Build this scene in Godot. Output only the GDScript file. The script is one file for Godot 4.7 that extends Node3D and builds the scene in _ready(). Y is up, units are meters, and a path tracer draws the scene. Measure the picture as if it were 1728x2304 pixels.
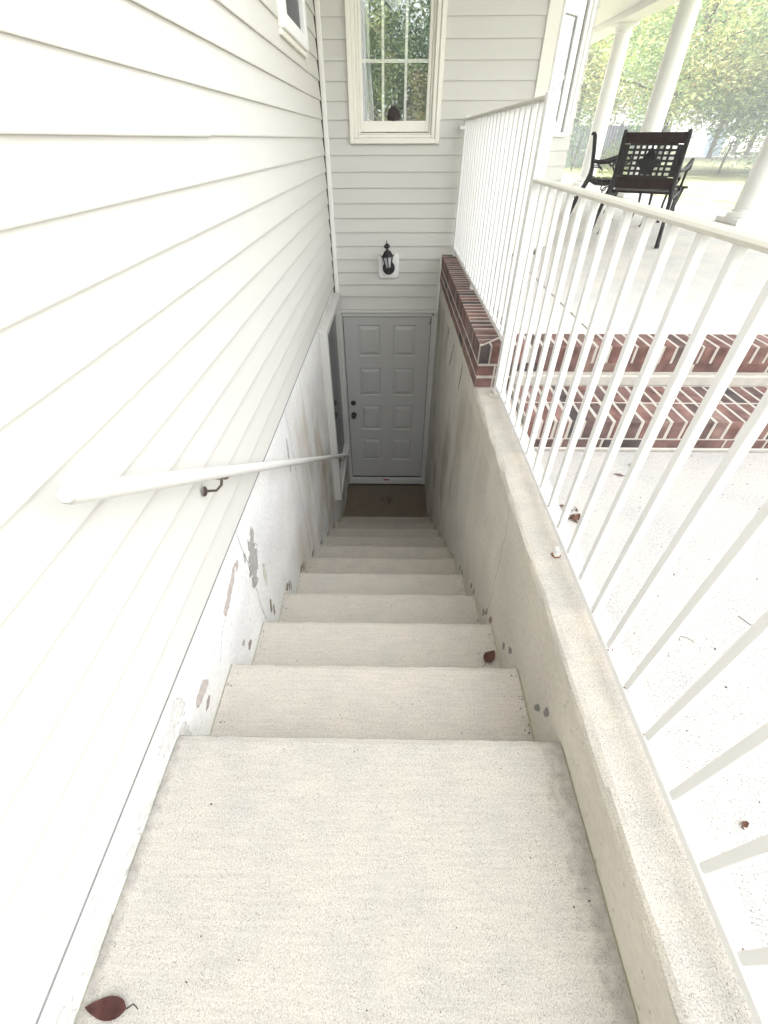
extends Node3D
# A concrete basement stairway beside a house, with a railed brick and concrete porch on the right.

class Mb:
	var v := PackedVector3Array()
	var n := PackedVector3Array()
	var t := PackedVector2Array()
	var c := PackedColorArray()
	var tint := Color.WHITE
	func tri(a: Vector3, b: Vector3, d: Vector3, na: Vector3, nb: Vector3, nd: Vector3, ua := Vector2.ZERO, ub := Vector2.ZERO, ud := Vector2.ZERO) -> void:
		if (b - a).cross(d - a).dot(na + nb + nd) > 0.0:
			v.append_array([a, d, b]); n.append_array([na, nd, nb]); t.append_array([ua, ud, ub])
		else:
			v.append_array([a, b, d]); n.append_array([na, nb, nd]); t.append_array([ua, ub, ud])
		c.append_array([tint, tint, tint])
	func poly(p: Array, out: Vector3, uv: Array = []) -> void:
		var nn := Vector3.ZERO
		for i in p.size():
			nn += (p[i] as Vector3).cross(p[(i + 1) % p.size()])
		nn = nn.normalized()
		if nn.dot(out) < 0.0:
			nn = -nn
		for i in range(1, p.size() - 1):
			if uv.is_empty():
				tri(p[0], p[i], p[i + 1], nn, nn, nn)
			else:
				tri(p[0], p[i], p[i + 1], nn, nn, nn, uv[0], uv[i], uv[i + 1])
	func box(at: Vector3, s: Vector3, r := 0.0, b := Basis.IDENTITY) -> void:
		var h := s / 2.0
		if r <= 0.0:
			for ax in 3:
				for sg in [-1.0, 1.0]:
					var o := Vector3.ZERO; o[ax] = sg
					var p := []
					for k in [[-1, -1], [1, -1], [1, 1], [-1, 1]]:
						var q := Vector3.ZERO
						q[ax] = sg * h[ax]; q[(ax + 1) % 3] = k[0] * h[(ax + 1) % 3]; q[(ax + 2) % 3] = k[1] * h[(ax + 2) % 3]
						p.append(at + b * q)
					poly(p, b * o)
			return
		var i := h - Vector3(r, r, r)
		for ax in 3:
			var e := (ax + 1) % 3
			var f := (ax + 2) % 3
			for sg in [-1.0, 1.0]:
				var o := Vector3.ZERO; o[ax] = sg
				var p := []
				for k in [[-1, -1], [1, -1], [1, 1], [-1, 1]]:
					var q := Vector3.ZERO
					q[ax] = sg * h[ax]; q[e] = k[0] * i[e]; q[f] = k[1] * i[f]
					p.append(at + b * q)
				poly(p, b * o)
			for k in [[-1, -1], [1, -1], [1, 1], [-1, 1]]:
				var o := Vector3.ZERO; o[e] = k[0]; o[f] = k[1]
				var p := []
				for w in [[-1, 0], [1, 0], [1, 1], [-1, 1]]:
					var q := Vector3.ZERO
					q[ax] = w[0] * i[ax]
					q[e] = k[0] * (h[e] if w[1] == 0 else i[e]); q[f] = k[1] * (i[f] if w[1] == 0 else h[f])
					p.append(at + b * q)
				poly(p, b * o)
		for x in [-1, 1]:
			for y in [-1, 1]:
				for z in [-1, 1]:
					var o := Vector3(x, y, z)
					poly([at + b * (o * Vector3(h.x, i.y, i.z)), at + b * (o * Vector3(i.x, h.y, i.z)), at + b * (o * Vector3(i.x, i.y, h.z))], b * o)
	func span(a: Vector3, b: Vector3, r := 0.0) -> void:
		box((a + b) / 2.0, (b - a).abs(), r)
	func tube(path: Array, radii: Array, k := 8, caps := true, flat := 1.0) -> void:
		# sweeps a ring along the path; flat squashes the ring sideways
		var rings := []
		var prev := Vector3.ZERO
		for i in path.size():
			var d: Vector3 = ((path[mini(i + 1, path.size() - 1)] as Vector3) - (path[maxi(i - 1, 0)] as Vector3)).normalized()
			var a := prev - d * prev.dot(d)
			if a.length() < 0.01:
				a = d.cross(Vector3.UP if absf(d.y) < 0.9 else Vector3.RIGHT)
			a = a.normalized()
			prev = a
			var e := d.cross(a)
			var ring := []
			var r: float = radii[mini(i, radii.size() - 1)]
			for j in k:
				var w := TAU * j / k
				ring.append([(path[i] as Vector3) + (a * cos(w) + e * sin(w) * flat) * r, (a * cos(w) + e * sin(w)).normalized()])
			rings.append(ring)
		for i in range(rings.size() - 1):
			for j in k:
				var p = rings[i][j]; var q = rings[i][(j + 1) % k]; var s = rings[i + 1][j]; var u = rings[i + 1][(j + 1) % k]
				tri(p[0], q[0], s[0], p[1], q[1], s[1])
				tri(q[0], u[0], s[0], q[1], u[1], s[1])
		if caps:
			for e in [0, rings.size() - 1]:
				var o: Vector3 = (path[0] - path[1]) if e == 0 else (path[-1] - path[-2])
				var p := []
				for q in rings[e]:
					p.append(q[0])
				poly(p, o)
	func lathe(profile: Array, at: Vector3, k := 16, b := Basis.IDENTITY) -> void:
		for i in range(profile.size() - 1):
			var p: Vector2 = profile[i]
			var q: Vector2 = profile[i + 1]
			var nn := Vector2(q.y - p.y, p.x - q.x).normalized()
			for j in k:
				var a := TAU * j / k
				var e := TAU * (j + 1) / k
				var da := Vector3(cos(a), 0, sin(a)); var de := Vector3(cos(e), 0, sin(e))
				var na := b * (da * nn.x + Vector3.UP * nn.y); var ne := b * (de * nn.x + Vector3.UP * nn.y)
				var p0 := at + b * (da * p.x + Vector3.UP * p.y); var p1 := at + b * (de * p.x + Vector3.UP * p.y)
				var q0 := at + b * (da * q.x + Vector3.UP * q.y); var q1 := at + b * (de * q.x + Vector3.UP * q.y)
				if p.x > 0.0: tri(p0, p1, q0, na, ne, na)
				if q.x > 0.0: tri(p1, q1, q0, ne, ne, na)
	func prism(pts: PackedVector2Array, o: Vector3, ex: Vector3, ey: Vector3, ez: Vector3) -> void:
		# the outline pts in the plane (ex, ey) at o, pushed along ez
		var mid := Vector2.ZERO
		for p in pts: mid += p / pts.size()
		var cw := Geometry2D.is_polygon_clockwise(pts)
		for i in pts.size():
			var a := pts[i]; var b := pts[(i + 1) % pts.size()]
			var d := b - a
			var nn := Vector2(d.y, -d.x) if not cw else Vector2(-d.y, d.x)
			poly([o + ex * a.x + ey * a.y, o + ex * b.x + ey * b.y, o + ex * b.x + ey * b.y + ez, o + ex * a.x + ey * a.y + ez], ex * nn.x + ey * nn.y)
		var idx := Geometry2D.triangulate_polygon(pts)
		var up := ez.normalized()
		for i in range(0, idx.size(), 3):
			var p := []
			for k in 3: p.append(o + ex * pts[idx[i + k]].x + ey * pts[idx[i + k]].y)
			tri(p[0], p[1], p[2], -up, -up, -up)
			tri(p[0] + ez, p[1] + ez, p[2] + ez, up, up, up)
	func mesh() -> ArrayMesh:
		var a := []
		a.resize(Mesh.ARRAY_MAX)
		a[Mesh.ARRAY_VERTEX] = v; a[Mesh.ARRAY_NORMAL] = n; a[Mesh.ARRAY_TEX_UV] = t; a[Mesh.ARRAY_COLOR] = c
		var m := ArrayMesh.new()
		m.add_surface_from_arrays(Mesh.PRIMITIVE_TRIANGLES, a)
		return m

var M := {}
var taken := {}
var rng := RandomNumberGenerator.new()

const RISE := 0.2147
const RUN := 0.3286
const Z0 := -0.461          # front edge of the top landing
const XL := -0.577          # face of the left foundation wall
const XR := 0.469           # face of the right retaining wall
const FLOOR := -2.332       # basement landing
const ZW := -4.592          # plane of the house wall at the foot of the stairs
const PORCH := 0.41
const WALK := 0.05
const RAILX := 0.577

func L(r: float, g: float, b: float, a := 1.0) -> Color:
	var k := Color(r, g, b).linear_to_srgb()
	k.a = a
	return k

func numbered(called: String, parent: Node) -> String:
	var key := str(parent.get_instance_id()) + called
	var k: int = taken.get(key, 0)
	taken[key] = k + 1
	return called if k == 0 else "%s_%03d" % [called, k]

func thing(called: String, label: String, category: String, at := Vector3.ZERO, group := "") -> Node3D:
	var o := Node3D.new()
	o.name = numbered(called, self)
	add_child(o, true)
	o.position = at
	tag(o, label, category, group)
	return o

func tag(o: Node, label: String, category: String, group := "") -> void:
	o.set_meta("label", label)
	o.set_meta("category", category)
	if group != "": o.set_meta("group", group)

func put(called: String, m: Mesh, mat: Material, parent: Node = self, at := Vector3.ZERO) -> MeshInstance3D:
	var o := MeshInstance3D.new()
	o.name = numbered(called, parent)
	o.mesh = m
	o.material_override = mat
	o.position = at
	parent.add_child(o, true)
	return o

func part(called: String, b: Mb, mat: Material, parent: Node = self) -> MeshInstance3D:
	return put(called, b.mesh(), mat, parent)

func structure(called: String, label: String, category: String, b: Mb, mat: Material) -> MeshInstance3D:
	var o := put(called, b.mesh(), mat)
	o.set_meta("kind", "structure")
	if label != "": tag(o, label, category)
	return o

# ---------------------------------------------------------------- textures
func noise(w: int, h: int, f: float, sd: int, oct := 3, sx := 1, sy := 1) -> PackedByteArray:
	var q := FastNoiseLite.new()
	q.seed = sd
	q.noise_type = FastNoiseLite.TYPE_SIMPLEX_SMOOTH
	q.frequency = f
	q.fractal_octaves = oct
	var im := q.get_seamless_image(maxi(8, w / sx), maxi(8, h / sy))
	im.resize(w, h, Image.INTERPOLATE_CUBIC)
	im.convert(Image.FORMAT_L8)
	return im.get_data()

func tex_of(w: int, h: int, data: PackedByteArray) -> ImageTexture:
	var im := Image.create_from_data(w, h, false, Image.FORMAT_RGB8, data)
	return ImageTexture.create_from_image(im)

func concrete(w: int, sd: int, warm: float, streak: float, pit: float, blotch: float, grainy := 0.05, grime := 0.0) -> Array:
	# albedo (tone around 0.8 of full) and relief of broomed concrete
	var co := noise(w, w, 0.006, sd, 4)
	var fi := noise(w, w, 0.26, sd + 1, 2)
	var mid := noise(w, w, 0.03, sd + 2, 3)
	var br := noise(w, w, 0.10, sd + 3, 3, 16, 1)
	var px := PackedByteArray(); px.resize(w * w * 3)
	var bp := PackedByteArray(); bp.resize(w * w)
	var r := RandomNumberGenerator.new(); r.seed = sd
	for i in w * w:
		var a := (co[i] - 128) / 128.0
		var b := (fi[i] - 128) / 128.0
		var m := (mid[i] - 128) / 128.0
		var s := (br[i] - 128) / 128.0
		var k := 0.80 + blotch * a + grainy * b + 0.02 * m + streak * s
		var hgt := 150.0 + 60.0 * b + 40.0 * s * streak * 20.0 + 20.0 * m
		if r.randf() < pit * (0.4 + 1.6 * maxf(0.0, m + 0.3)):
			k *= r.randf_range(0.5, 0.88)
			hgt -= 90.0
		if grime > 0.0:
			# dirt packed along the two sides, ragged, and a lighter wash at the nose
			var u := float(i % w) / w
			var side := minf(u * 3.0, 1.0 - u) * 15.0 - 0.55 * m - 0.35 * a
			if side < 1.0:
				k *= 1.0 - grime * (1.0 - maxf(side, 0.0)) * (0.55 + 0.45 * b)
		var hue := warm * (0.5 + 0.5 * a)
		px[i * 3] = clampi(int(255.0 * k * (1.0 + 0.02 * hue)), 0, 255)
		px[i * 3 + 1] = clampi(int(255.0 * k * (1.0 - 0.01 * hue)), 0, 255)
		px[i * 3 + 2] = clampi(int(255.0 * k * (1.0 - 0.05 * hue)), 0, 255)
		bp[i] = clampi(int(hgt), 0, 255)
	var him := Image.create_from_data(w, w, false, Image.FORMAT_L8, bp)
	return [tex_of(w, w, px), ImageTexture.create_from_image(him)]

func stdmat(col: Color, rough: float, tex: Texture2D = null, scale := 1.0, bump: Texture2D = null, bump_cm := 0.0, world := true) -> StandardMaterial3D:
	var m := StandardMaterial3D.new()
	m.albedo_color = col
	m.roughness = rough
	m.metallic_specular = 0.35
	if tex:
		m.albedo_texture = tex
		if scale > 0.0:
			m.uv1_triplanar = true
			m.uv1_world_triplanar = world
			m.uv1_scale = Vector3.ONE * scale
	if bump:
		m.heightmap_enabled = true
		m.heightmap_texture = bump
		m.heightmap_scale = bump_cm
	return m

# One painted concrete wall face: u runs along z from za to zb, v down from the top, in metres.
func painted_wall(w: int, h: int, za: float, zb: float, ytop: float, hm: float, sd: int, base: Color, stain: Color, amount: float, patches: Array, cracks: Array, topband: float) -> Array:
	var co := noise(w, h, 0.008, sd, 4)
	var fi := noise(w, h, 0.15, sd + 1, 2)
	var run := noise(w, h, 0.012, sd + 2, 5, 1, 7)
	var wide := noise(w, h, 0.0035, sd + 5, 4)
	var jag := noise(w, h, 0.06, sd + 3, 3)
	var im := Image.create(w, h, false, Image.FORMAT_RGB8)
	var px := PackedByteArray(); px.resize(w * h * 3)
	var bp := PackedByteArray(); bp.resize(w * h)
	var r := RandomNumberGenerator.new(); r.seed = sd
	for y in h:
		var yy := ytop - hm * y / h
		for x in w:
			var i := y * w + x
			var zz := za + (zb - za) * x / w
			var a := (co[i] - 128) / 128.0
			var b := (fi[i] - 128) / 128.0
			var s := clampf(((run[i] - 128) / 128.0) * 0.55 + (wide[i] - 112) / 128.0 * 0.75 + a * 0.3, 0.0, 1.0)
			var deep_shade := clampf((-zz - 1.0) / 2.6, 0.0, 1.0)
			var k := s * amount * (0.15 + 0.85 * deep_shade)  # real stains, strengthened with depth so stairwell shade sits in the colour
			if yy > topband:
				k *= 0.35
			var c := base.lerp(stain, clampf(k, 0.0, 1.0))
			var f := 1.0 + 0.035 * b + 0.05 * a
			if r.randf() < 0.006:
				f *= r.randf_range(0.6, 0.92)
			c = Color(c.r * f, c.g * f, c.b * f)
			px[i * 3] = clampi(int(c.r * 255.0), 0, 255); px[i * 3 + 1] = clampi(int(c.g * 255.0), 0, 255); px[i * 3 + 2] = clampi(int(c.b * 255.0), 0, 255)
			bp[i] = clampi(int(170.0 + 30.0 * b + 25.0 * a), 0, 255)
	var sx := w / (zb - za)
	var sy := h / hm
	for p in patches:
		# z, y, half length along z, half length along y, turn, colour
		var cx := int((p[0] - za) * sx); var cy := int((ytop - p[1]) * sy)
		var hx := absf(p[2] * sx); var hy := absf(p[3] * sy)
		var reach := int(maxf(hx, hy) * 1.5) + 3
		var ct := cos(p[4]); var st := sin(p[4])
		for y in range(maxi(0, cy - reach), mini(h, cy + reach)):
			for x in range(maxi(0, cx - reach), mini(w, cx + reach)):
				var dx := float(x - cx); var dy := float(y - cy)
				var e := Vector2((dx * ct + dy * st) / hx, (-dx * st + dy * ct) / hy).length()
				var i := y * w + x
				e += (jag[i] - 128) / 128.0 * 0.55
				if e < 1.0:
					var c: Color = p[5]
					var f := 1.0 + (fi[i] - 128) / 128.0 * 0.08
					if e > 0.9: f *= 0.86
					px[i * 3] = clampi(int(c.r * f * 255.0), 0, 255); px[i * 3 + 1] = clampi(int(c.g * f * 255.0), 0, 255); px[i * 3 + 2] = clampi(int(c.b * f * 255.0), 0, 255)
					bp[i] = clampi(bp[i] - 110, 0, 255)
	for cr in cracks:
		# a list of (z, y) points, a width in pixels, a depth of tone
		for k in range(cr[0].size() - 1):
			var a: Vector2 = cr[0][k]; var b: Vector2 = cr[0][k + 1]
			var n := int((b - a).length() * sy) + 1
			for q in n:
				var p := a.lerp(b, float(q) / n)
				var wob := sin(p.y * 31.0) * 0.004 + r.randf_range(-0.001, 0.001)
				var x := int((p.x + wob - za) * sx); var y := int((ytop - p.y) * sy)
				if r.randf() < 0.12: continue
				for d in cr[1]:
					if x + d >= 0 and x + d < w and y >= 0 and y < h:
						var i: int = y * w + x + d
						for ch in 3: px[i * 3 + ch] = int(px[i * 3 + ch] * cr[2])
						bp[i] = maxi(0, bp[i] - 100)
	im = Image.create_from_data(w, h, false, Image.FORMAT_L8, bp)
	return [tex_of(w, h, px), ImageTexture.create_from_image(im)]

func materials() -> void:
	var con := concrete(896, 11, 0.3, 0.024, 0.055, 0.018, 0.10)
	var top := concrete(1024, 17, 0.3, 0.026, 0.055, 0.018, 0.10, 0.30)
	M.landing = stdmat(L(0.68, 0.638, 0.565), 0.9, top[0], 0.0, top[1], 0.05)
	M.tread = []
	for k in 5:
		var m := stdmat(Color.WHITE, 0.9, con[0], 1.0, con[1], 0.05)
		m.albedo_color = L(0.78 - 0.055 * k, 0.725 - 0.055 * k, 0.64 - 0.055 * k)  # lower steps darker: shade of the stairwell put into the colour
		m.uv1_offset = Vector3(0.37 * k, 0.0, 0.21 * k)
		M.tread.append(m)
	var con2 := concrete(768, 31, 0.7, 0.004, 0.045, 0.03, 0.09)
	M.walk = stdmat(L(0.69, 0.67, 0.64), 0.9, con2[0], 0.7, con2[1], 0.05)
	M.porch = stdmat(L(0.98, 0.965, 0.93), 0.85, con2[0], 0.45, con2[1], 0.05)
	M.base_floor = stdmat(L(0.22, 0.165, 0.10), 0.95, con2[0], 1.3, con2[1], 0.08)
	M.concrete_dark = stdmat(L(0.4, 0.37, 0.33), 0.95, con2[0], 1.0)
	var grey := L(0.40, 0.38, 0.365)
	var pink := L(0.50, 0.44, 0.405)
	var brown := L(0.27, 0.21, 0.16)
	var lp := [
		[-1.20, -0.115, 0.050, 0.115, 0.35, grey], [-1.17, -0.19, 0.02, 0.05, 0.2, grey], [-0.945, -0.006, 0.105, 0.020, -0.36, pink], [-1.05, 0.012, 0.022, 0.012, -0.5, pink],
		[-0.61, -0.062, 0.050, 0.022, 0.1, pink], [-0.60, -0.128, 0.022, 0.010, -0.4, brown.lerp(grey, 0.4)], [-0.906, -0.279, 0.014, 0.017, 0.0, grey], [-0.94, -0.352, 0.018, 0.018, 0.4, brown.lerp(grey, 0.4)],
		[-1.237, -0.483, 0.016, 0.035, 0.3, brown], [-1.254, -0.553, 0.013, 0.035, 0.3, brown], [-1.543, -0.70, 0.012, 0.035, 0.3, brown], [-1.57, -0.735, 0.01, 0.03, 0.3, brown], [-1.876, -0.916, 0.012, 0.04, 0.3, brown], [-1.90, -0.95, 0.01, 0.03, 0.3, brown],
		[-2.0, -0.08, 0.014, 0.075, 0.1, grey], [-1.985, -0.2, 0.012, 0.035, 0.1, grey], [-2.20, -1.12, 0.012, 0.05, 0.3, brown], [-2.53, -1.33, 0.012, 0.05, 0.3, brown], [-2.86, -1.55, 0.012, 0.05, 0.3, brown], [-3.19, -1.77, 0.014, 0.06, 0.3, brown],
		[-1.13, -0.02, 0.01, 0.03, 0.2, grey], [-1.27, -0.28, 0.02, 0.06, 0.2, L(0.62, 0.59, 0.50)]]
	for k in [[-0.43, 0.035, 0.05, 0.03], [-0.30, 0.015, 0.06, 0.018], [-0.18, 0.02, 0.05, 0.02], [-0.05, 0.015, 0.05, 0.018], [0.06, 0.03, 0.04, 0.03], [-0.50, 0.05, 0.035, 0.05], [-0.47, -0.05, 0.025, 0.06], [-0.10, 0.09, 0.02, 0.02]]:
		lp.append([k[0], k[1], k[2], k[3], 0.2, L(0.62, 0.60, 0.57)])
	for k in range(3, 11):
		lp.append([Z0 - RUN * k - 0.05, -RISE * k - 0.03, 0.03, 0.02, 0.5, brown])
	var lc := [[[Vector2(-1.129, 0.15), Vector2(-1.144, -0.115), Vector2(-1.141, -0.47)], [0], 0.55], [[Vector2(-2.087, 0.15), Vector2(-2.1, -0.4), Vector2(-2.121, -1.03)], [0], 0.55], [[Vector2(-2.533, 0.15), Vector2(-2.588, -0.449), Vector2(-2.5, -1.33)], [0], 0.55],
		[[Vector2(-0.86, -0.04), Vector2(-0.80, -0.06), Vector2(-0.74, -0.12)], [0], 0.75]]
	var lw := painted_wall(1280, 640, 0.5, -4.6, 0.15, 2.5, 71, L(0.80, 0.79, 0.77), L(0.36, 0.28, 0.19), 0.95, lp, lc, -0.05)
	M.left_wall = stdmat(Color.WHITE, 0.7, lw[0], 0.0, lw[1], 0.08)
	var dk := L(0.23, 0.20, 0.165)
	var chip := L(0.22, 0.21, 0.20)
	var rp := [[-0.939, -0.333, 0.012, 0.024, -0.3, chip], [-0.882, -0.263, 0.012, 0.024, -0.3, chip], [-0.596, -0.119, 0.011, 0.026, -0.3, chip], [-0.557, -0.06, 0.013, 0.022, -0.3, chip],
		[-3.29, -0.05, 0.022, 0.13, -0.5, dk], [-2.77, 0.0, 0.02, 0.12, -0.25, dk], [-3.6, 0.03, 0.03, 0.06, -0.2, dk], [-1.26, -0.55, 0.014, 0.035, -0.3, brown]]
	for k in range(2, 11):
		rp.append([Z0 - RUN * k - 0.1, -RISE * k - 0.06, 0.013, 0.032, -0.3, brown])
		rp.append([Z0 - RUN * k - 0.03, -RISE * k - 0.02, 0.014, 0.028, -0.3, brown])
	var rc := [[[Vector2(-1.27, 0.15), Vector2(-1.235, 0.03), Vector2(-1.212, -0.36), Vector2(-1.21, -0.6)], [0], 0.7], [[Vector2(-2.45, 0.15), Vector2(-2.45, -1.3)], [0], 0.75]]
	var rw := painted_wall(1280, 720, 0.5, -4.6, 0.16, 2.66, 83, L(0.56, 0.525, 0.46), L(0.22, 0.185, 0.14), 0.8, rp, rc, 0.06)
	M.right_wall = stdmat(Color.WHITE, 0.85, rw[0], 0.0, rw[1], 0.08)
	var con3 := concrete(768, 57, 0.8, 0.02, 0.06, 0.06, 0.12)
	M.curb = stdmat(L(0.86, 0.82, 0.75), 0.95, con3[0], 1.2, con3[1], 0.08)
	# paint, vinyl, metal
	var grain := concrete(256, 91, 0.0, 0.0, 0.0, 0.02)
	M.siding = stdmat(L(0.585, 0.57, 0.53), 0.55, null, 3.0, grain[1], 0.006)
	M.siding.uv1_triplanar = true
	M.siding.uv1_world_triplanar = true
	M.siding.uv1_scale = Vector3.ONE * 2.0
	M.trim = stdmat(L(0.82, 0.805, 0.76), 0.5)
	M.white = stdmat(L(0.84, 0.835, 0.82), 0.4)
	M.handrail = stdmat(L(0.66, 0.645, 0.61), 0.4)
	M.sash = stdmat(L(0.80, 0.775, 0.70), 0.45)
	M.door = stdmat(L(0.47, 0.462, 0.44), 0.5)
	M.casing = stdmat(L(0.60, 0.585, 0.55), 0.5)
	M.rail = stdmat(L(0.74, 0.735, 0.72), 0.4)
	M.railcap = stdmat(L(0.50, 0.48, 0.42), 0.3)
	M.dark = stdmat(L(0.02, 0.018, 0.016), 0.8)
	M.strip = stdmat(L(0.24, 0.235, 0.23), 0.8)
	M.seam = stdmat(L(0.06, 0.045, 0.035), 0.9)
	M.core = stdmat(L(0.55, 0.53, 0.5), 0.9)
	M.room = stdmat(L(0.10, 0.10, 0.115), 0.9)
	M.iron = stdmat(L(0.018, 0.016, 0.015), 0.45)
	M.bronze = stdmat(L(0.035, 0.028, 0.024), 0.28)
	M.bronze.metallic = 0.6
	M.knob = stdmat(L(0.16, 0.15, 0.14), 0.16)
	M.knob.metallic = 1.0
	M.bracket = stdmat(L(0.16, 0.13, 0.11), 0.45)
	M.bracket.metallic = 0.7
	M.rust = stdmat(L(0.20, 0.10, 0.05), 0.9)
	M.curtain = stdmat(L(0.62, 0.63, 0.70), 0.9)
	M.viewer_standin = stdmat(L(0.035, 0.028, 0.024), 0.8)  # dark tone of the shape standing in for the viewer reflection
	M.red = stdmat(L(0.35, 0.03, 0.02), 0.6)
	M.dark_backing = stdmat(L(0.10, 0.10, 0.11), 0.9)  # dark colour standing in for unlit interiors behind glass
	var pale := Image.create(4, 4, false, Image.FORMAT_RGB8); pale.fill(Color.WHITE)
	var pt := ImageTexture.create_from_image(pale)
	M.pane = StandardMaterial3D.new()
	M.pane.albedo_color = Color(0.94, 0.96, 0.95, 0.29)
	M.pane.albedo_texture = pt
	M.pane.transparency = BaseMaterial3D.TRANSPARENCY_ALPHA
	M.pane.metallic = 1.0
	M.pane.roughness = 0.0
	M.lampglass = stdmat(L(0.55, 0.56, 0.57), 0.2)
	# bricks: seven tones share one grain
	var bg := concrete(512, 141, 0.0, 0.0, 0.05, 0.16)
	M.brick = []
	for k in [[0.285, 0.155, 0.13], [0.26, 0.138, 0.118], [0.31, 0.178, 0.15], [0.24, 0.14, 0.122], [0.20, 0.132, 0.118], [0.275, 0.16, 0.14], [0.125, 0.10, 0.096], [0.33, 0.215, 0.18]]:
		M.brick.append(stdmat(L(k[0], k[1], k[2]), 0.9, bg[0], 2.6, bg[1], 0.22))
	M.mortar = stdmat(L(0.85, 0.81, 0.74), 0.95, con2[0], 4.0, con2[1], 0.3)
	# wood slats
	var wg := PackedByteArray()
	var wn := noise(256, 256, 0.03, 5, 3, 1, 20)
	for i in 256 * 256:
		var q := 0.6 + 0.4 * wn[i] / 255.0
		wg.append_array([int(255 * q), int(245 * q), int(240 * q)])
	M.slat = stdmat(L(0.032, 0.015, 0.012), 0.55, tex_of(256, 256, wg), 2.0)
	# planting
	M.lawn = stdmat(L(0.30, 0.31, 0.16), 1.0, concrete(512, 201, 0.0, 0.0, 0.03, 0.14)[0], 0.25)
	M.road = stdmat(L(0.35, 0.34, 0.33), 0.95, con2[0], 0.3)
	M.leaf = StandardMaterial3D.new()
	M.leaf.vertex_color_use_as_albedo = true
	M.leaf.roughness = 0.6
	M.leaf.backlight_enabled = true
	M.leaf.backlight = Color(0.6, 0.66, 0.42)
	M.bark = stdmat(L(0.11, 0.09, 0.07), 0.95, bg[0], 1.0, bg[1], 1.0)
	M.dry_leaf = stdmat(L(0.10, 0.035, 0.028), 0.7, bg[0], 9.0)
	M.dry_leaf_brown = stdmat(L(0.16, 0.075, 0.045), 0.75, bg[0], 9.0)
	M.twig = stdmat(L(0.035, 0.028, 0.024), 0.9)
	M.fence = stdmat(L(0.18, 0.20, 0.26), 0.9)
	M.blue = stdmat(L(0.42, 0.55, 0.66), 0.6)
	M.van = stdmat(L(0.75, 0.75, 0.76), 0.4)
	M.tyre = stdmat(L(0.02, 0.02, 0.02), 0.8)

# ---------------------------------------------------------------- house
func board(len: float, h := 0.117) -> PackedVector2Array:
	return PackedVector2Array([Vector2(0, 0), Vector2(0.0105, 0.0), Vector2(0.0115, 0.003), Vector2(0.0115, 0.008), Vector2(0.001, h), Vector2(0, h)])

func siding_run(parent: Node, o: Vector3, along: Vector3, out: Vector3, length: float, h := 0.117) -> void:
	# one clapboard that starts at o and runs along, its lower lip facing out
	if length < 0.01: return
	var b := Mb.new()
	b.prism(board(length, h), o, out, Vector3.UP, along * length)
	put("siding_board", b.mesh(), M.siding, parent)

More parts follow.
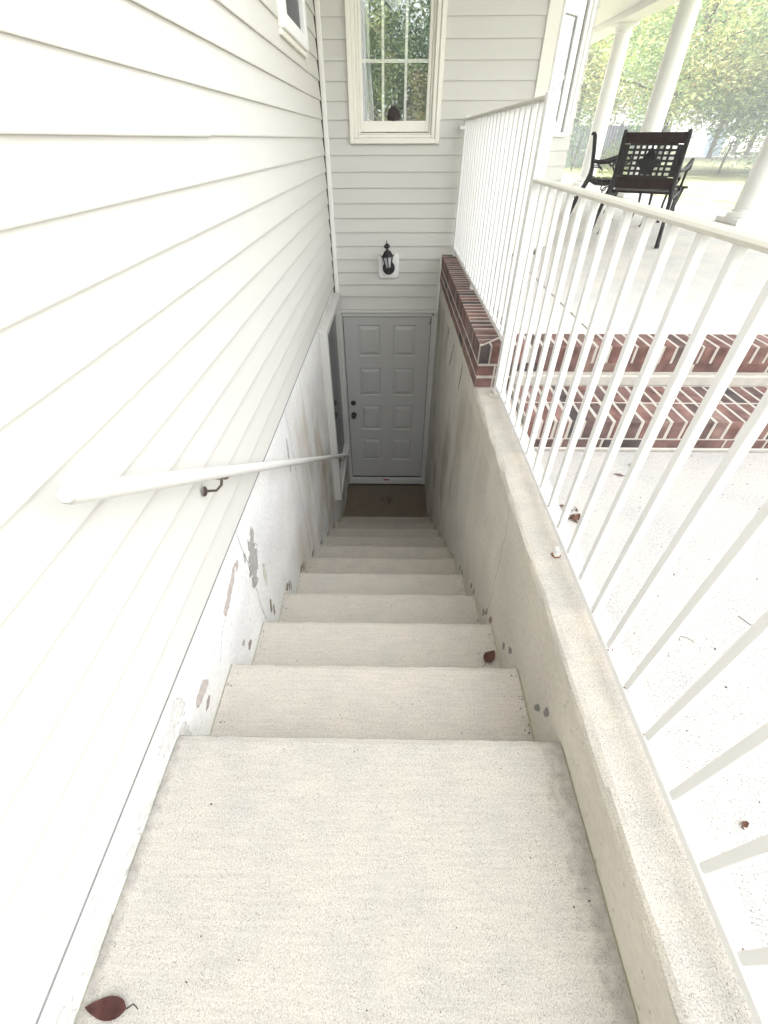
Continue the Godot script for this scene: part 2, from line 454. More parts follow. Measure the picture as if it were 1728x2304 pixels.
func house() -> void:
	var h := thing("house", "cream clapboard house round the basement stairs, with white windows and a panelled door", "house")
	# masonry and framing behind the boards
	var b := Mb.new()
	b.prism(PackedVector2Array([Vector2(-8, -14), Vector2(-8, -4.76), Vector2(-0.9, -4.76), Vector2(-0.9, -6.9), Vector2(0.9, -6.9), Vector2(0.9, -4.76), Vector2(1.02, -4.76), Vector2(1.175, -4.612), Vector2(1.55, -4.987), Vector2(1.55, -14)]), Vector3(0, -2.6, 0), Vector3.RIGHT, Vector3.BACK, Vector3.UP * 11.6)
	b.span(Vector3(-8, -0.1, -4.76), Vector3(-0.72, 9, 3.0))
	b.span(Vector3(-0.72, 0.16, -4.61), Vector3(-0.576, 9, 3.0))
	b.span(Vector3(-0.9, -2.6, -6.9), Vector3(0.9, 0.6, -4.76))
	b.span(Vector3(-0.9, 3.05, -6.9), Vector3(0.9, 9.0, -4.76))
	b.span(Vector3(-0.9, -2.6, -4.76), Vector3(-0.29, 9, -4.612))
	b.span(Vector3(0.30, -2.6, -4.76), Vector3(1.02, 9, -4.612))
	b.span(Vector3(-0.29, -2.6, -4.76), Vector3(0.30, 1.25, -4.612))
	b.span(Vector3(-0.29, 3.0, -4.76), Vector3(0.30, 9, -4.612))
	part("wall", b, M.core, h)
	# boards of the left wall, lower edge just above the foundation
	var y := 0.152
	var row := 0
	while y < 2.93:
		var za := -4.555
		var o := Vector3(-0.576, y, za)
		if y > 1.53:
			siding_run(h, o, Vector3.BACK, Vector3.RIGHT, -3.955 - za)
			siding_run(h, Vector3(-0.576, y, -3.125), Vector3.BACK, Vector3.RIGHT, 3.0 + 3.125)
			if y < 1.6:
				siding_run(h, Vector3(-0.576, y, -3.955), Vector3.BACK, Vector3.RIGHT, 0.83, 0.0565)
		elif row == 10:
			siding_run(h, o, Vector3.BACK, Vector3.RIGHT, 2.85)
			siding_run(h, Vector3(-0.574, y - 0.003, -1.735), Vector3.BACK, Vector3.RIGHT, 4.735)
		else:
			siding_run(h, o, Vector3.BACK, Vector3.RIGHT, 3.0 - za)
		y += 0.1081
		row += 1
	b = Mb.new()
	b.span(Vector3(-0.575, 0.06, -4.609), Vector3(-0.566, 2.93, -4.556))
	part("corner_gap", b, M.seam, h)
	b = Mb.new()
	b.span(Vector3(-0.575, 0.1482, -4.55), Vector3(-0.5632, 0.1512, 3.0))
	part("gap_shade_strip", b, M.strip, h)  # shaded gap below the siding, drawn as a dark strip
	b = Mb.new()
	b.span(Vector3(-0.565, 0.08, -4.606), Vector3(-0.528, 2.94, -4.572), 0.004)
	part("corner_trim", b, M.trim, h)
	b = Mb.new()
	b.lathe([Vector2(0, -0.02), Vector2(0.016, -0.012), Vector2(0.02, 0.0), Vector2(0.016, 0.012), Vector2(0, 0.02)], Vector3(-0.55, 0.052, -4.585), 10)
	part("trim_plug", b, M.casing, h)
	# boards of the far wall
	y = 0.04 - 0.1083
	while y < 2.93:
		var o := Vector3(-0.528, y, -4.606)
		var hh := 0.117
		if y < 0.0:
			o.y = -0.078; hh = 0.126
		var xe := 1.083 if y > 0.36 else 0.452
		if y > 1.1 and y + hh > 1.2:
			siding_run(h, o, Vector3.RIGHT, Vector3.BACK, 0.178, hh)
			siding_run(h, Vector3(0.370, o.y, o.z), Vector3.RIGHT, Vector3.BACK, xe - 0.370, hh)
			if y < 1.2:
				siding_run(h, Vector3(-0.35, o.y, o.z), Vector3.RIGHT, Vector3.BACK, 0.72, 0.085)
		else:
			siding_run(h, o, Vector3.RIGHT, Vector3.BACK, xe + 0.528, hh)
		y += 0.1083
	b = Mb.new()
	b.span(Vector3(0.453, -0.080, -4.608), Vector3(0.474, 0.40, -4.578), 0.003)
	part("edge_trim", b, M.trim, h)
	b = Mb.new()
	b.span(Vector3(1.083, 0.42, -4.608), Vector3(1.176, 2.94, -4.582), 0.003)
	part("corner_board", b, M.sash, h)
	door(h)
	far_window(h)
	bay(h)
	left_window(h)
	basement_window(h)

func frame_box(b: Mb, x0: float, y0: float, x1: float, y1: float, wx: float, wy: float, z0: float, z1: float, r := 0.003) -> void:
	# four members round an opening in the x, y plane, butted
	b.span(Vector3(x0, y0, z0), Vector3(x0 + wx, y1, z1), r)
	b.span(Vector3(x1 - wx, y0, z0), Vector3(x1, y1, z1), r)
	b.span(Vector3(x0 + wx, y0, z0), Vector3(x1 - wx, y0 + wy, z1), r)
	b.span(Vector3(x0 + wx, y1 - wy, z0), Vector3(x1 - wx, y1, z1), r)

func door(h: Node) -> void:
	var d := Node3D.new()
	d.name = "door"
	h.add_child(d, true)
	d.set_meta("label", "grey white six foot door with eight pressed panels")
	var zf := -4.588
	# slab with pressed panels
	var b := Mb.new()
	var x0 := -0.502; var x1 := 0.405; var y0 := -2.172; var y1 := -0.141
	var cols := [[-0.358, -0.120], [0.018, 0.256]]
	var rows := [[-0.556, -0.228], [-1.013, -0.685], [-1.466, -1.140], [-1.912, -1.594]]
	var xs := [x0, cols[0][0], cols[0][1], cols[1][0], cols[1][1], x1]
	var ys := [y1]
	for r in rows: ys.append_array([r[1], r[0]])
	ys.append(y0)
	for i in xs.size() - 1:
		for j in ys.size() - 1:
			if i % 2 == 1 and j % 2 == 1: continue
			b.poly([Vector3(xs[i], ys[j], zf), Vector3(xs[i + 1], ys[j], zf), Vector3(xs[i + 1], ys[j + 1], zf), Vector3(xs[i], ys[j + 1], zf)], Vector3.BACK)
	for cc in cols:
		for r in rows:
			var rings := [[0.0, 0.0], [0.009, -0.0115], [0.016, -0.0115], [0.050, 0.001]]
			for k in 3:
				var a: float = rings[k][0]; var e: float = rings[k + 1][0]
				var za: float = zf + rings[k][1]; var ze: float = zf + rings[k + 1][1]
				var p := [Vector3(cc[0] + a, r[0] + a, za), Vector3(cc[1] - a, r[0] + a, za), Vector3(cc[1] - a, r[1] - a, za), Vector3(cc[0] + a, r[1] - a, za)]
				var q := [Vector3(cc[0] + e, r[0] + e, ze), Vector3(cc[1] - e, r[0] + e, ze), Vector3(cc[1] - e, r[1] - e, ze), Vector3(cc[0] + e, r[1] - e, ze)]
				for s in 4:
					b.poly([p[s], p[(s + 1) % 4], q[(s + 1) % 4], q[s]], Vector3.BACK)
			b.poly([Vector3(cc[0] + 0.05, r[0] + 0.05, zf + 0.001), Vector3(cc[1] - 0.05, r[0] + 0.05, zf + 0.001), Vector3(cc[1] - 0.05, r[1] - 0.05, zf + 0.001), Vector3(cc[0] + 0.05, r[1] - 0.05, zf + 0.001)], Vector3.BACK)
	b.span(Vector3(x0, y0, zf - 0.03), Vector3(x1, y1, zf - 0.0125))
	part("door_slab", b, M.door, d)
	b = Mb.new()
	b.span(Vector3(-0.520, -2.20, -4.6115), Vector3(0.42, -0.128, -4.6005))
	part("door_gap", b, M.dark, d)
	# casing: brick mould on three sides and a sill
	b = Mb.new()
	b.span(Vector3(-0.553, -2.292, -4.612), Vector3(-0.524, -0.081, -4.560), 0.004)
	b.span(Vector3(-0.5238, -2.205, -4.612), Vector3(-0.510, -0.132, -4.576), 0.003)
	b.span(Vector3(0.434, -2.292, -4.612), Vector3(0.4705, -0.081, -4.560), 0.004)
	b.span(Vector3(0.411, -2.205, -4.612), Vector3(0.4338, -0.132, -4.576), 0.003)
	b.span(Vector3(-0.5238, -0.106, -4.612), Vector3(0.4338, -0.081, -4.560), 0.004)
	b.span(Vector3(-0.5098, -0.138, -4.612), Vector3(0.4108, -0.1062, -4.572), 0.003)
	part("door_casing", b, M.casing, d)
	b = Mb.new()
	b.span(Vector3(-0.5238, -2.29, -4.612), Vector3(0.4338, -2.206, -4.562), 0.006)
	part("sill", b, M.casing, d)
	b = Mb.new()
	b.span(Vector3(-0.095, -2.228, -4.5615), Vector3(-0.012, -2.208, -4.560))
	part("red_sticker", b, M.red, d)
	b = Mb.new()
	b.lathe([Vector2(0.0, 0.0), Vector2(0.034, 0.0), Vector2(0.033, 0.007), Vector2(0.013, 0.012), Vector2(0.012, 0.030), Vector2(0.024, 0.037), Vector2(0.030, 0.050), Vector2(0.026, 0.062), Vector2(0.0, 0.067)], Vector3(-0.444, -1.262, zf), 20, Basis(Vector3.RIGHT, PI / 2))
	part("knob", b, M.knob, d)
	b = Mb.new()
	b.lathe([Vector2(0.0, 0.0), Vector2(0.031, 0.0), Vector2(0.029, 0.010), Vector2(0.020, 0.018), Vector2(0.018, 0.022), Vector2(0.0, 0.022)], Vector3(-0.444, -1.110, zf), 20, Basis(Vector3.RIGHT, PI / 2))
	part("deadbolt", b, M.bronze, d)
	b = Mb.new()
	b.tube([Vector3(0.398, -0.160, -4.575), Vector3(0.398, -0.195, -4.57), Vector3(0.390, -0.208, -4.565), Vector3(0.378, -0.200, -4.562)], [0.004], 6)
	part("hook", b, M.iron, d)

func far_window(h: Node) -> void:
	var w := Node3D.new()
	w.name = "window"
	h.add_child(w, true)
	w.set_meta("label", "tall cream window with grille bars above the lantern")
	var top := 2.93
	var b := Mb.new()
	b.span(Vector3(-0.352, 1.196, -4.612), Vector3(-0.318, top, -4.570), 0.004)
	b.span(Vector3(-0.3178, 1.232, -4.612), Vector3(-0.286, top, -4.582), 0.004)
	b.span(Vector3(0.336, 1.196, -4.612), Vector3(0.370, top, -4.570), 0.004)
	b.span(Vector3(0.304, 1.232, -4.612), Vector3(0.3358, top, -4.582), 0.004)
	b.span(Vector3(-0.3178, 1.196, -4.612), Vector3(0.3358, 1.2315, -4.570), 0.004)
	b.span(Vector3(-0.2858, 1.2320, -4.612), Vector3(0.3038, 1.252, -4.582), 0.004)
	part("casing", b, M.sash, w)
	b = Mb.new()
	b.span(Vector3(-0.2858, 1.2525, -4.70), Vector3(-0.268, top, -4.6125), 0.002)
	b.span(Vector3(0.286, 1.2525, -4.70), Vector3(0.3038, top, -4.6125), 0.002)
	b.span(Vector3(-0.268, 1.2525, -4.70), Vector3(0.286, 1.262, -4.6125), 0.002)
	part("jamb", b, M.sash, w)
	b = Mb.new()
	b.span(Vector3(-0.2675, 1.2665, -4.660), Vector3(-0.243, top, -4.622), 0.004)
	b.span(Vector3(0.2580, 1.2665, -4.660), Vector3(0.2855, top, -4.622), 0.004)
	b.span(Vector3(-0.2428, 1.2665, -4.660), Vector3(0.2578, 1.334, -4.622), 0.004)
	part("sash", b, M.sash, w)
	b = Mb.new()
	for x in [-0.084, 0.091]:
		b.span(Vector3(x - 0.010, 1.335, -4.652), Vector3(x + 0.010, top, -4.646))
	for k in [[-0.2425, -0.0945], [-0.0735, 0.0805], [0.1015, 0.2575]]:
		b.span(Vector3(k[0], 1.657, -4.652), Vector3(k[1], 1.677, -4.646))
	part("grille", b, M.trim, w)
	b = Mb.new()
	b.poly([Vector3(-0.242, 1.334, -4.641), Vector3(0.257, 1.334, -4.641), Vector3(0.257, top, -4.641), Vector3(-0.242, top, -4.641)], Vector3.BACK)
	part("pane", b, M.pane, w)
	# the room behind: dark walls, a side curtain, a pointed valance
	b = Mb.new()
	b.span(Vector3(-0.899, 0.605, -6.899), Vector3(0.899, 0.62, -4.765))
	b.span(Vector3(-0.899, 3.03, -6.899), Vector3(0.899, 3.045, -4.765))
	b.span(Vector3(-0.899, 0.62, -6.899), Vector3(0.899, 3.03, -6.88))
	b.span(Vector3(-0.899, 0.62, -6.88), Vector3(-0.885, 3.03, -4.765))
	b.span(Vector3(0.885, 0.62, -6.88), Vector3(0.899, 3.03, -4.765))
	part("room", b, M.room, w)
	b = Mb.new()
	for k in 14:
		var xa := -0.262 + 0.0075 * k; var xb := xa + 0.0075
		var za := -4.73 + 0.010 * sin(k * 1.3); var zb := -4.73 + 0.010 * sin((k + 1) * 1.3)
		for q in 12:
			var ya := 1.27 + 0.14 * q; var yb := ya + 0.14
			var sa := 1.0 - 0.30 * smoothstep(1.3, 1.8, ya) ; var sb := 1.0 - 0.30 * smoothstep(1.3, 1.8, yb)
			var p := [Vector3(-0.262 + (xa + 0.262) * sa, ya, za), Vector3(-0.262 + (xb + 0.262) * sa, ya, zb), Vector3(-0.262 + (xb + 0.262) * sb, yb, zb), Vector3(-0.262 + (xa + 0.262) * sb, yb, za)]
			b.poly(p, Vector3.BACK)
	part("curtain", b, M.curtain, w)
	b = Mb.new()
	for k in 20:
		var xa := -0.28 + 0.028 * k; var xb := xa + 0.028
		var ya := 1.915 + 0.14 * minf(absf(xa - 0.003) / 0.16, 1.0); var yb := 1.915 + 0.14 * minf(absf(xb - 0.003) / 0.16, 1.0)
		var za := -4.72 + 0.006 * sin(k * 2.1); var zb := -4.72 + 0.006 * sin((k + 1) * 2.1)
		b.poly([Vector3(xa, ya, za), Vector3(xb, yb, zb), Vector3(xb, 2.93, zb), Vector3(xa, 2.93, za)], Vector3.BACK)
	part("valance", b, M.curtain, w)

func bay(h: Node) -> void:
	# the wall that turns away at 45 degrees beside the porch
	var o := Vector3(1.175, 0, -4.606)
	var e := Vector3(0.7071, 0, -0.7071)
	var out := Vector3(0.7071, 0, 0.7071)
	var y := PORCH + 0.01
	while y < 2.9:
		if y < 1.2:
			siding_run(h, o + Vector3.UP * y + e * 0.012, e, out, 0.518)
		else:
			siding_run(h, o + Vector3.UP * y + e * 0.425, e, out, 0.105)
		y += 0.1033
	var w := Node3D.new()
	w.name = "window_001"
	h.add_child(w, true)
	w.set_meta("label", "narrow angled window at the porch corner")
	var place := func(b: Mb, s0: float, y0: float, s1: float, y1: float, d0: float, d1: float, r: float) -> void:
		b.box(o + e * (s0 + s1) / 2.0 + Vector3.UP * (y0 + y1) / 2.0 + out * (d0 + d1) / 2.0, Vector3(s1 - s0, y1 - y0, d1 - d0), r, Basis(e, Vector3.UP, out))
	var b := Mb.new()
	place.call(b, 0.390, 1.236, 0.423, 2.93, 0.0, 0.042, 0.003)
	place.call(b, 0.345, 1.236, 0.3898, 2.93, 0.0, 0.028, 0.003)
	place.call(b, 0.012, 1.236, 0.3448, 1.262, 0.0, 0.036, 0.003)
	place.call(b, 0.004, 1.262, 0.028, 2.93, 0.0, 0.026, 0.003)
	part("casing", b, M.white, w)
	b = Mb.new()
	place.call(b, 0.225, 1.263, 0.312, 2.93, 0.001, 0.020, 0.003)
	place.call(b, 0.029, 1.263, 0.2248, 1.328, 0.001, 0.020, 0.003)
	place.call(b, 0.029, 1.895, 0.2248, 1.985, 0.001, 0.024, 0.003)
	part("sash", b, M.white, w)
	b = Mb.new()
	place.call(b, 0.313, 1.263, 0.344, 2.93, 0.0005, 0.008, 0.0)
	part("sash_gap", b, M.seam, w)
	b = Mb.new()
	place.call(b, 0.029, 1.328, 0.2248, 2.93, -0.003, 0.0005, 0.0)
	part("dark_backing", b, M.dark, w)  # dark sheet painted in place of the unlit room
	b = Mb.new()
	place.call(b, 0.135, 1.57, 0.2248, 1.595, 0.0015, 0.004, 0.0)
	place.call(b, 0.120, 1.329, 0.134, 1.894, 0.0015, 0.004, 0.0)
	part("grille", b, M.trim, w)
	b = Mb.new()
	var p := []
	for k in [[0.029, 1.3285], [0.2247, 1.3285], [0.2247, 2.92], [0.029, 2.92]]:
		p.append(o + e * k[0] + Vector3.UP * k[1] + out * 0.007)
	b.poly(p, out)
	part("pane", b, M.pane, w)

func left_window(h: Node) -> void:
	var w := Node3D.new()
	w.name = "window_002"
	h.add_child(w, true)
	w.set_meta("label", "small dark window high in the left wall")
	var x0 := -0.576
	var b := Mb.new()
	var x1 := -0.540
	b.span(Vector3(x0, 1.640, -3.245), Vector3(x1, 2.9, -3.150), 0.004)
	b.span(Vector3(x0, 1.640, -3.940), Vector3(x1, 2.9, -3.845), 0.004)
	b.span(Vector3(x0, 1.640, -3.845), Vector3(x1, 1.700, -3.245), 0.004)
	part("casing", b, M.white, w)
	b = Mb.new()
	b.span(Vector3(x0, 1.614, -3.955), Vector3(-0.556, 1.6395, -3.130), 0.003)
	b.span(Vector3(x0, 1.640, -3.1495), Vector3(-0.556, 2.9, -3.130), 0.003)
	part("flashing", b, M.sash, w)
	b = Mb.new()
	b.span(Vector3(x0, 1.70, -3.845), Vector3(-0.568, 2.9, -3.245))
	part("dark_backing", b, M.dark_backing, w)  # dark sheet over the wall, standing in for an unlit interior
	b = Mb.new()
	b.poly([Vector3(-0.560, 1.70, -3.845), Vector3(-0.560, 1.70, -3.245), Vector3(-0.560, 2.9, -3.245), Vector3(-0.560, 2.9, -3.845)], Vector3.RIGHT)
	var g: StandardMaterial3D = M.pane.duplicate()
	g.albedo_color.a = 0.12
	part("pane", b, g, w)

func basement_window(h: Node) -> void:
	var w := Node3D.new()
	w.name = "window_003"
	h.add_child(w, true)
	w.set_meta("label", "tall white framed window in the stairwell beside the door")
	var b := Mb.new()
	var xo := -0.512
	var za := -3.43; var zb := -4.555; var yb := -1.64; var yt := 0.088
	b.span(Vector3(XL, yb, za - 0.052), Vector3(xo, yt, za), 0.003)
	b.span(Vector3(XL, yb, zb), Vector3(xo, yt, zb + 0.05), 0.003)
	b.span(Vector3(XL, yt - 0.05, zb + 0.05), Vector3(xo, yt, za - 0.052), 0.003)
	b.span(Vector3(XL, yb, zb + 0.05), Vector3(xo, yb + 0.045, za - 0.052), 0.003)
	part("frame", b, M.casing, w)
	b = Mb.new()
	b.span(Vector3(XL, yb + 0.0455, za - 0.088), Vector3(-0.537, yt - 0.0505, za - 0.0525), 0.003)
	b.span(Vector3(XL, yb + 0.0455, zb + 0.0505), Vector3(-0.537, yt - 0.0505, zb + 0.088), 0.003)
	b.span(Vector3(XL, yb + 0.0455, zb + 0.0885), Vector3(-0.537, yb + 0.085, za - 0.0885), 0.003)
	b.span(Vector3(XL, yt - 0.09, zb + 0.0885), Vector3(-0.537, yt - 0.0505, za - 0.0885), 0.003)
	part("sash", b, M.casing, w)
	b = Mb.new()
	b.span(Vector3(XL, yb + 0.086, zb + 0.089), Vector3(-0.568, yt - 0.091, za - 0.089))
	part("dark_backing", b, M.dark_backing, w)  # darkness behind the glass, drawn as a dark sheet on the wall
	b = Mb.new()
	var p := [Vector3(-0.557, yb + 0.086, zb + 0.089), Vector3(-0.557, yb + 0.086, za - 0.089), Vector3(-0.557, yt - 0.091, za - 0.089), Vector3(-0.557, yt - 0.091, zb + 0.089)]
	b.poly(p, Vector3.RIGHT)
	part("pane", b, M.pane, w)

# ---------------------------------------------------------------- concrete
func slab_edge(b: Mb, prof: Array, x0: float, x1: float, k: int, amp: float, uvs := false) -> void:
	# extrudes a profile of (y, z, roughness of edge) along x in k pieces, with a worn edge
	var cols := []
	for i in k + 1:
		var col := []
		for p in prof:
			var j: float = amp * float(p[2])
			col.append(Vector3(lerpf(x0, x1, float(i) / k), p[0] + rng.randf_range(-j, j), p[1] + rng.randf_range(-j, j)))
		cols.append(col)
	for i in k:
		for q in prof.size() - 1:
			var uv := []
			var a: Vector3 = cols[i][q]; var d: Vector3 = cols[i + 1][q]; var e: Vector3 = cols[i + 1][q + 1]; var f: Vector3 = cols[i][q + 1]
			var out := (d - a).cross(f - a)
			if out.dot(Vector3(0, 1, 0.6)) < 0.0 and absf(out.normalized().y) > 0.3: out = -out
			var pn := Vector3(0, prof[q + 1][1] - prof[q][1], -(prof[q + 1][0] - prof[q][0]))
			if uvs:
				for p in [a, d, e, f]: uv.append(Vector2((p.x - x0) / (x1 - x0), (p.z + p.y - Z0) / 1.042))
			b.poly([a, d, e, f], -pn if pn.y < 0.0 or (absf(pn.y) < 1e-4 and pn.z > 0.0) else pn, uv)

func stairs() -> void:
	var b := Mb.new()
	slab_edge(b, [[0.0, 1.6, 0], [0.0, Z0 + 0.020, 0.2], [-0.004, Z0 + 0.006, 1], [-0.014, Z0 + 0.001, 1], [-0.030, Z0, 0.5], [-0.24, Z0, 0]], XL + 0.004, XR - 0.004, 40, 0.0016, true)
	structure("landing", "pale broomed concrete slab at the head of the stairs", "landing", b, M.landing)
	var s := thing("stairway", "ten pale concrete steps going down to the basement door", "stairs")
	for i in range(1, 11):
		b = Mb.new()
		var y := -RISE * i
		var z := Z0 - RUN * (i - 1)
		slab_edge(b, [[y, z + 0.01, 0], [y, z - RUN + 0.022, 0.2], [y - 0.005, z - RUN + 0.007, 1], [y - 0.016, z - RUN + 0.001, 1], [y - 0.032, z - RUN, 0.4], [y - 0.235, z - RUN, 0]], XL + 0.005, XR - 0.005, 30, 0.0022)
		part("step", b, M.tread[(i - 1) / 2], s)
	b = Mb.new()
	b.span(Vector3(XL - 0.1, FLOOR - 0.2, -4.62), Vector3(XR + 0.1, FLOOR, Z0 - RUN * 10 + 0.02))
	structure("floor", "dark damp concrete floor at the foot of the stairs", "floor", b, M.base_floor)
	b = Mb.new()
	b.span(Vector3(-0.553, FLOOR + 0.001, -4.612), Vector3(XR, -2.2925, -4.585))
	part("sill_gap", b, M.seam, s)

func walls() -> void:
	# left foundation wall: one long painted face
	var b := Mb.new()
	var y0 := -2.35; var y1 := 0.15
	var f := func(z: float, y: float) -> Vector2: return Vector2((z - 0.5) / -5.1, (0.15 - y) / 2.5)
	b.poly([Vector3(XL, y0, 0.5), Vector3(XL, y1, 0.5), Vector3(XL, y1, -4.6), Vector3(XL, y0, -4.6)], Vector3.RIGHT, [f.call(0.5, y0), f.call(0.5, y1), f.call(-4.6, y1), f.call(-4.6, y0)])
	b.poly([Vector3(XL, y1, 0.5), Vector3(-0.715, y1, 0.5), Vector3(-0.715, y1, -4.6), Vector3(XL, y1, -4.6)], Vector3.UP, [Vector2(0, 0), Vector2(0, 0.05), Vector2(1, 0.05), Vector2(1, 0)])
	b.poly([Vector3(-0.715, y0, 0.5), Vector3(-0.715, y1, 0.5), Vector3(-0.715, y1, -4.6), Vector3(-0.715, y0, -4.6)], Vector3.LEFT, [Vector2(0, 1), Vector2(0, 0), Vector2(1, 0), Vector2(1, 1)])
	var w := thing("foundation_wall", "white painted foundation wall with peeling grey patches under the siding", "wall")
	part("wall_face", b, M.left_wall, w)
	b = Mb.new()
	b.span(Vector3(-0.715, -2.35, 0.5), Vector3(XL, 0.15, 3.0))
	part("wall_end", b, M.curb, w)
	# right retaining wall with a rounded curb
	w = thing("retaining_wall", "stained concrete retaining wall with a rounded curb under the railing", "wall")
	var face := Mb.new()
	var top := Mb.new()
	var prof := [[XR, -2.5], [XR, -0.6], [XR, 0.10], [XR, 0.150], [XR + 0.003, 0.163], [XR + 0.010, 0.171], [XR + 0.022, 0.175], [XR + 0.09, 0.176], [0.641, 0.175], [0.651, 0.168], [0.654, 0.155], [0.654, -0.2]]
	var n := 70
	var grid := []
	for i in n + 1:
		var z := lerpf(0.5, -4.6, float(i) / n)
		var col := []
		for k in prof.size():
			var a := 0.0 if k < 3 or k > 9 else 0.0028
			col.append(Vector3(prof[k][0] + rng.randf_range(-a, a), prof[k][1] + rng.randf_range(-a, a), z))
		grid.append(col)
	for i in n:
		for k in prof.size() - 1:
			var p := [grid[i][k], grid[i + 1][k], grid[i + 1][k + 1], grid[i][k + 1]]
			var out := Vector3(-(prof[k + 1][1] - prof[k][1]), prof[k + 1][0] - prof[k][0], 0)
			if k < 3:
				var uv := []
				for q in p: uv.append(Vector2((q.z - 0.5) / -5.1, (0.16 - q.y) / 2.66))
				face.poly(p, out, uv)
			else:
				top.poly(p, out)
	part("wall_face", face, M.right_wall, w)
	part("curb", top, M.curb, w)
	b = Mb.new()
	b.span(Vector3(XR, -0.3, 0.5), Vector3(0.654, 0.174, 1.6), 0.01)
	part("curb_end", b, M.curb, w)

func ground() -> void:
	var b := Mb.new()
	for k in [[4.95, 140, -160, 70], [-140, 4.95, -160, -16.6], [-140, 4.95, 3.2, 70], [-140, -0.72, -16.6, 3.2]]:
		b.poly([Vector3(k[0], -0.1, k[2]), Vector3(k[1], -0.1, k[2]), Vector3(k[1], -0.1, k[3]), Vector3(k[0], -0.1, k[3])], Vector3.UP)
	structure("ground", "sunny pale green lawn beyond the porch", "lawn", b, M.lawn)
	b = Mb.new()
	b.span(Vector3(0.6555, -0.15, -1.80), Vector3(4.95, WALK, 3.2))
	structure("walkway", "white concrete walk on the far side of the railing", "walkway", b, M.walk)
	b = Mb.new()
	b.span(Vector3(XL, -0.3, 1.6), Vector3(0.6545, 0.0, 3.2))
	structure("path", "concrete path leading to the head of the stairs", "path", b, M.walk)
	# porch slabs, with a control joint in line with the corner of the house
	b = Mb.new()
	var j := 1.115
	b.span(Vector3(0.672, -0.1, -4.60), Vector3(j - 0.004, PORCH, -2.43), 0.003)
	b.span(Vector3(j + 0.004, -0.1, -4.60), Vector3(4.95, PORCH, -2.43), 0.003)
	b.span(Vector3(1.4, -0.1, -16.5), Vector3(4.95, PORCH, -4.603), 0.003)
	structure("porch_floor", "white concrete porch floor under the iron chairs", "porch floor", b, M.porch)
	b = Mb.new()
	b.span(Vector3(j - 0.004, -0.1, -4.60), Vector3(j + 0.004, PORCH - 0.004, -2.43))
	structure("porch_joint", "dark joint line running across the porch floor", "joint", b, M.seam)
	b = Mb.new()
	b.poly([Vector3(-60, -0.09, -58), Vector3(120, -0.09, -58), Vector3(120, -0.09, -50), Vector3(-60, -0.09, -50)], Vector3.UP)
	structure("road", "pale street behind the trees", "road", b, M.road)

# ---------------------------------------------------------------- bricks
var brick_mesh := {}
func brick(parent: Node, at: Vector3, s: Vector3, tone := -1) -> void:
	var key := str(s) + str(rng.randi() % 3)
	if not brick_mesh.has(key):
		var b := Mb.new()
		b.box(Vector3.ZERO, s - Vector3.ONE * rng.randf_range(0.0, 0.0008), 0.003, Basis.from_euler(Vector3(rng.randf_range(-0.002, 0.002), rng.randf_range(-0.008, 0.008), rng.randf_range(-0.002, 0.002))))
		brick_mesh[key] = b.mesh()
	var k := tone
	if k < 0:
		var r := rng.randf()
		k = 6 if r < 0.09 else 7 if r < 0.18 else rng.randi() % 6
	put("brick", brick_mesh[key], M.brick[k], parent, at + Vector3(rng.randf_range(-1, 1) * 0.0012, rng.randf_range(0.0, 0.0012), rng.randf_range(-1, 1) * 0.0012))

func mitre(parent: Node, pts: Array, tone: int) -> void:
	var q := PackedVector2Array()
	for p in pts: q.append(Vector2(p[0], p[1]))
	var b := Mb.new()
	b.prism(q, Vector3(0, 0.318, 0), Vector3.RIGHT, Vector3.BACK, Vector3.UP * 0.092)
	put("brick", b.mesh(), M.brick[tone], parent)

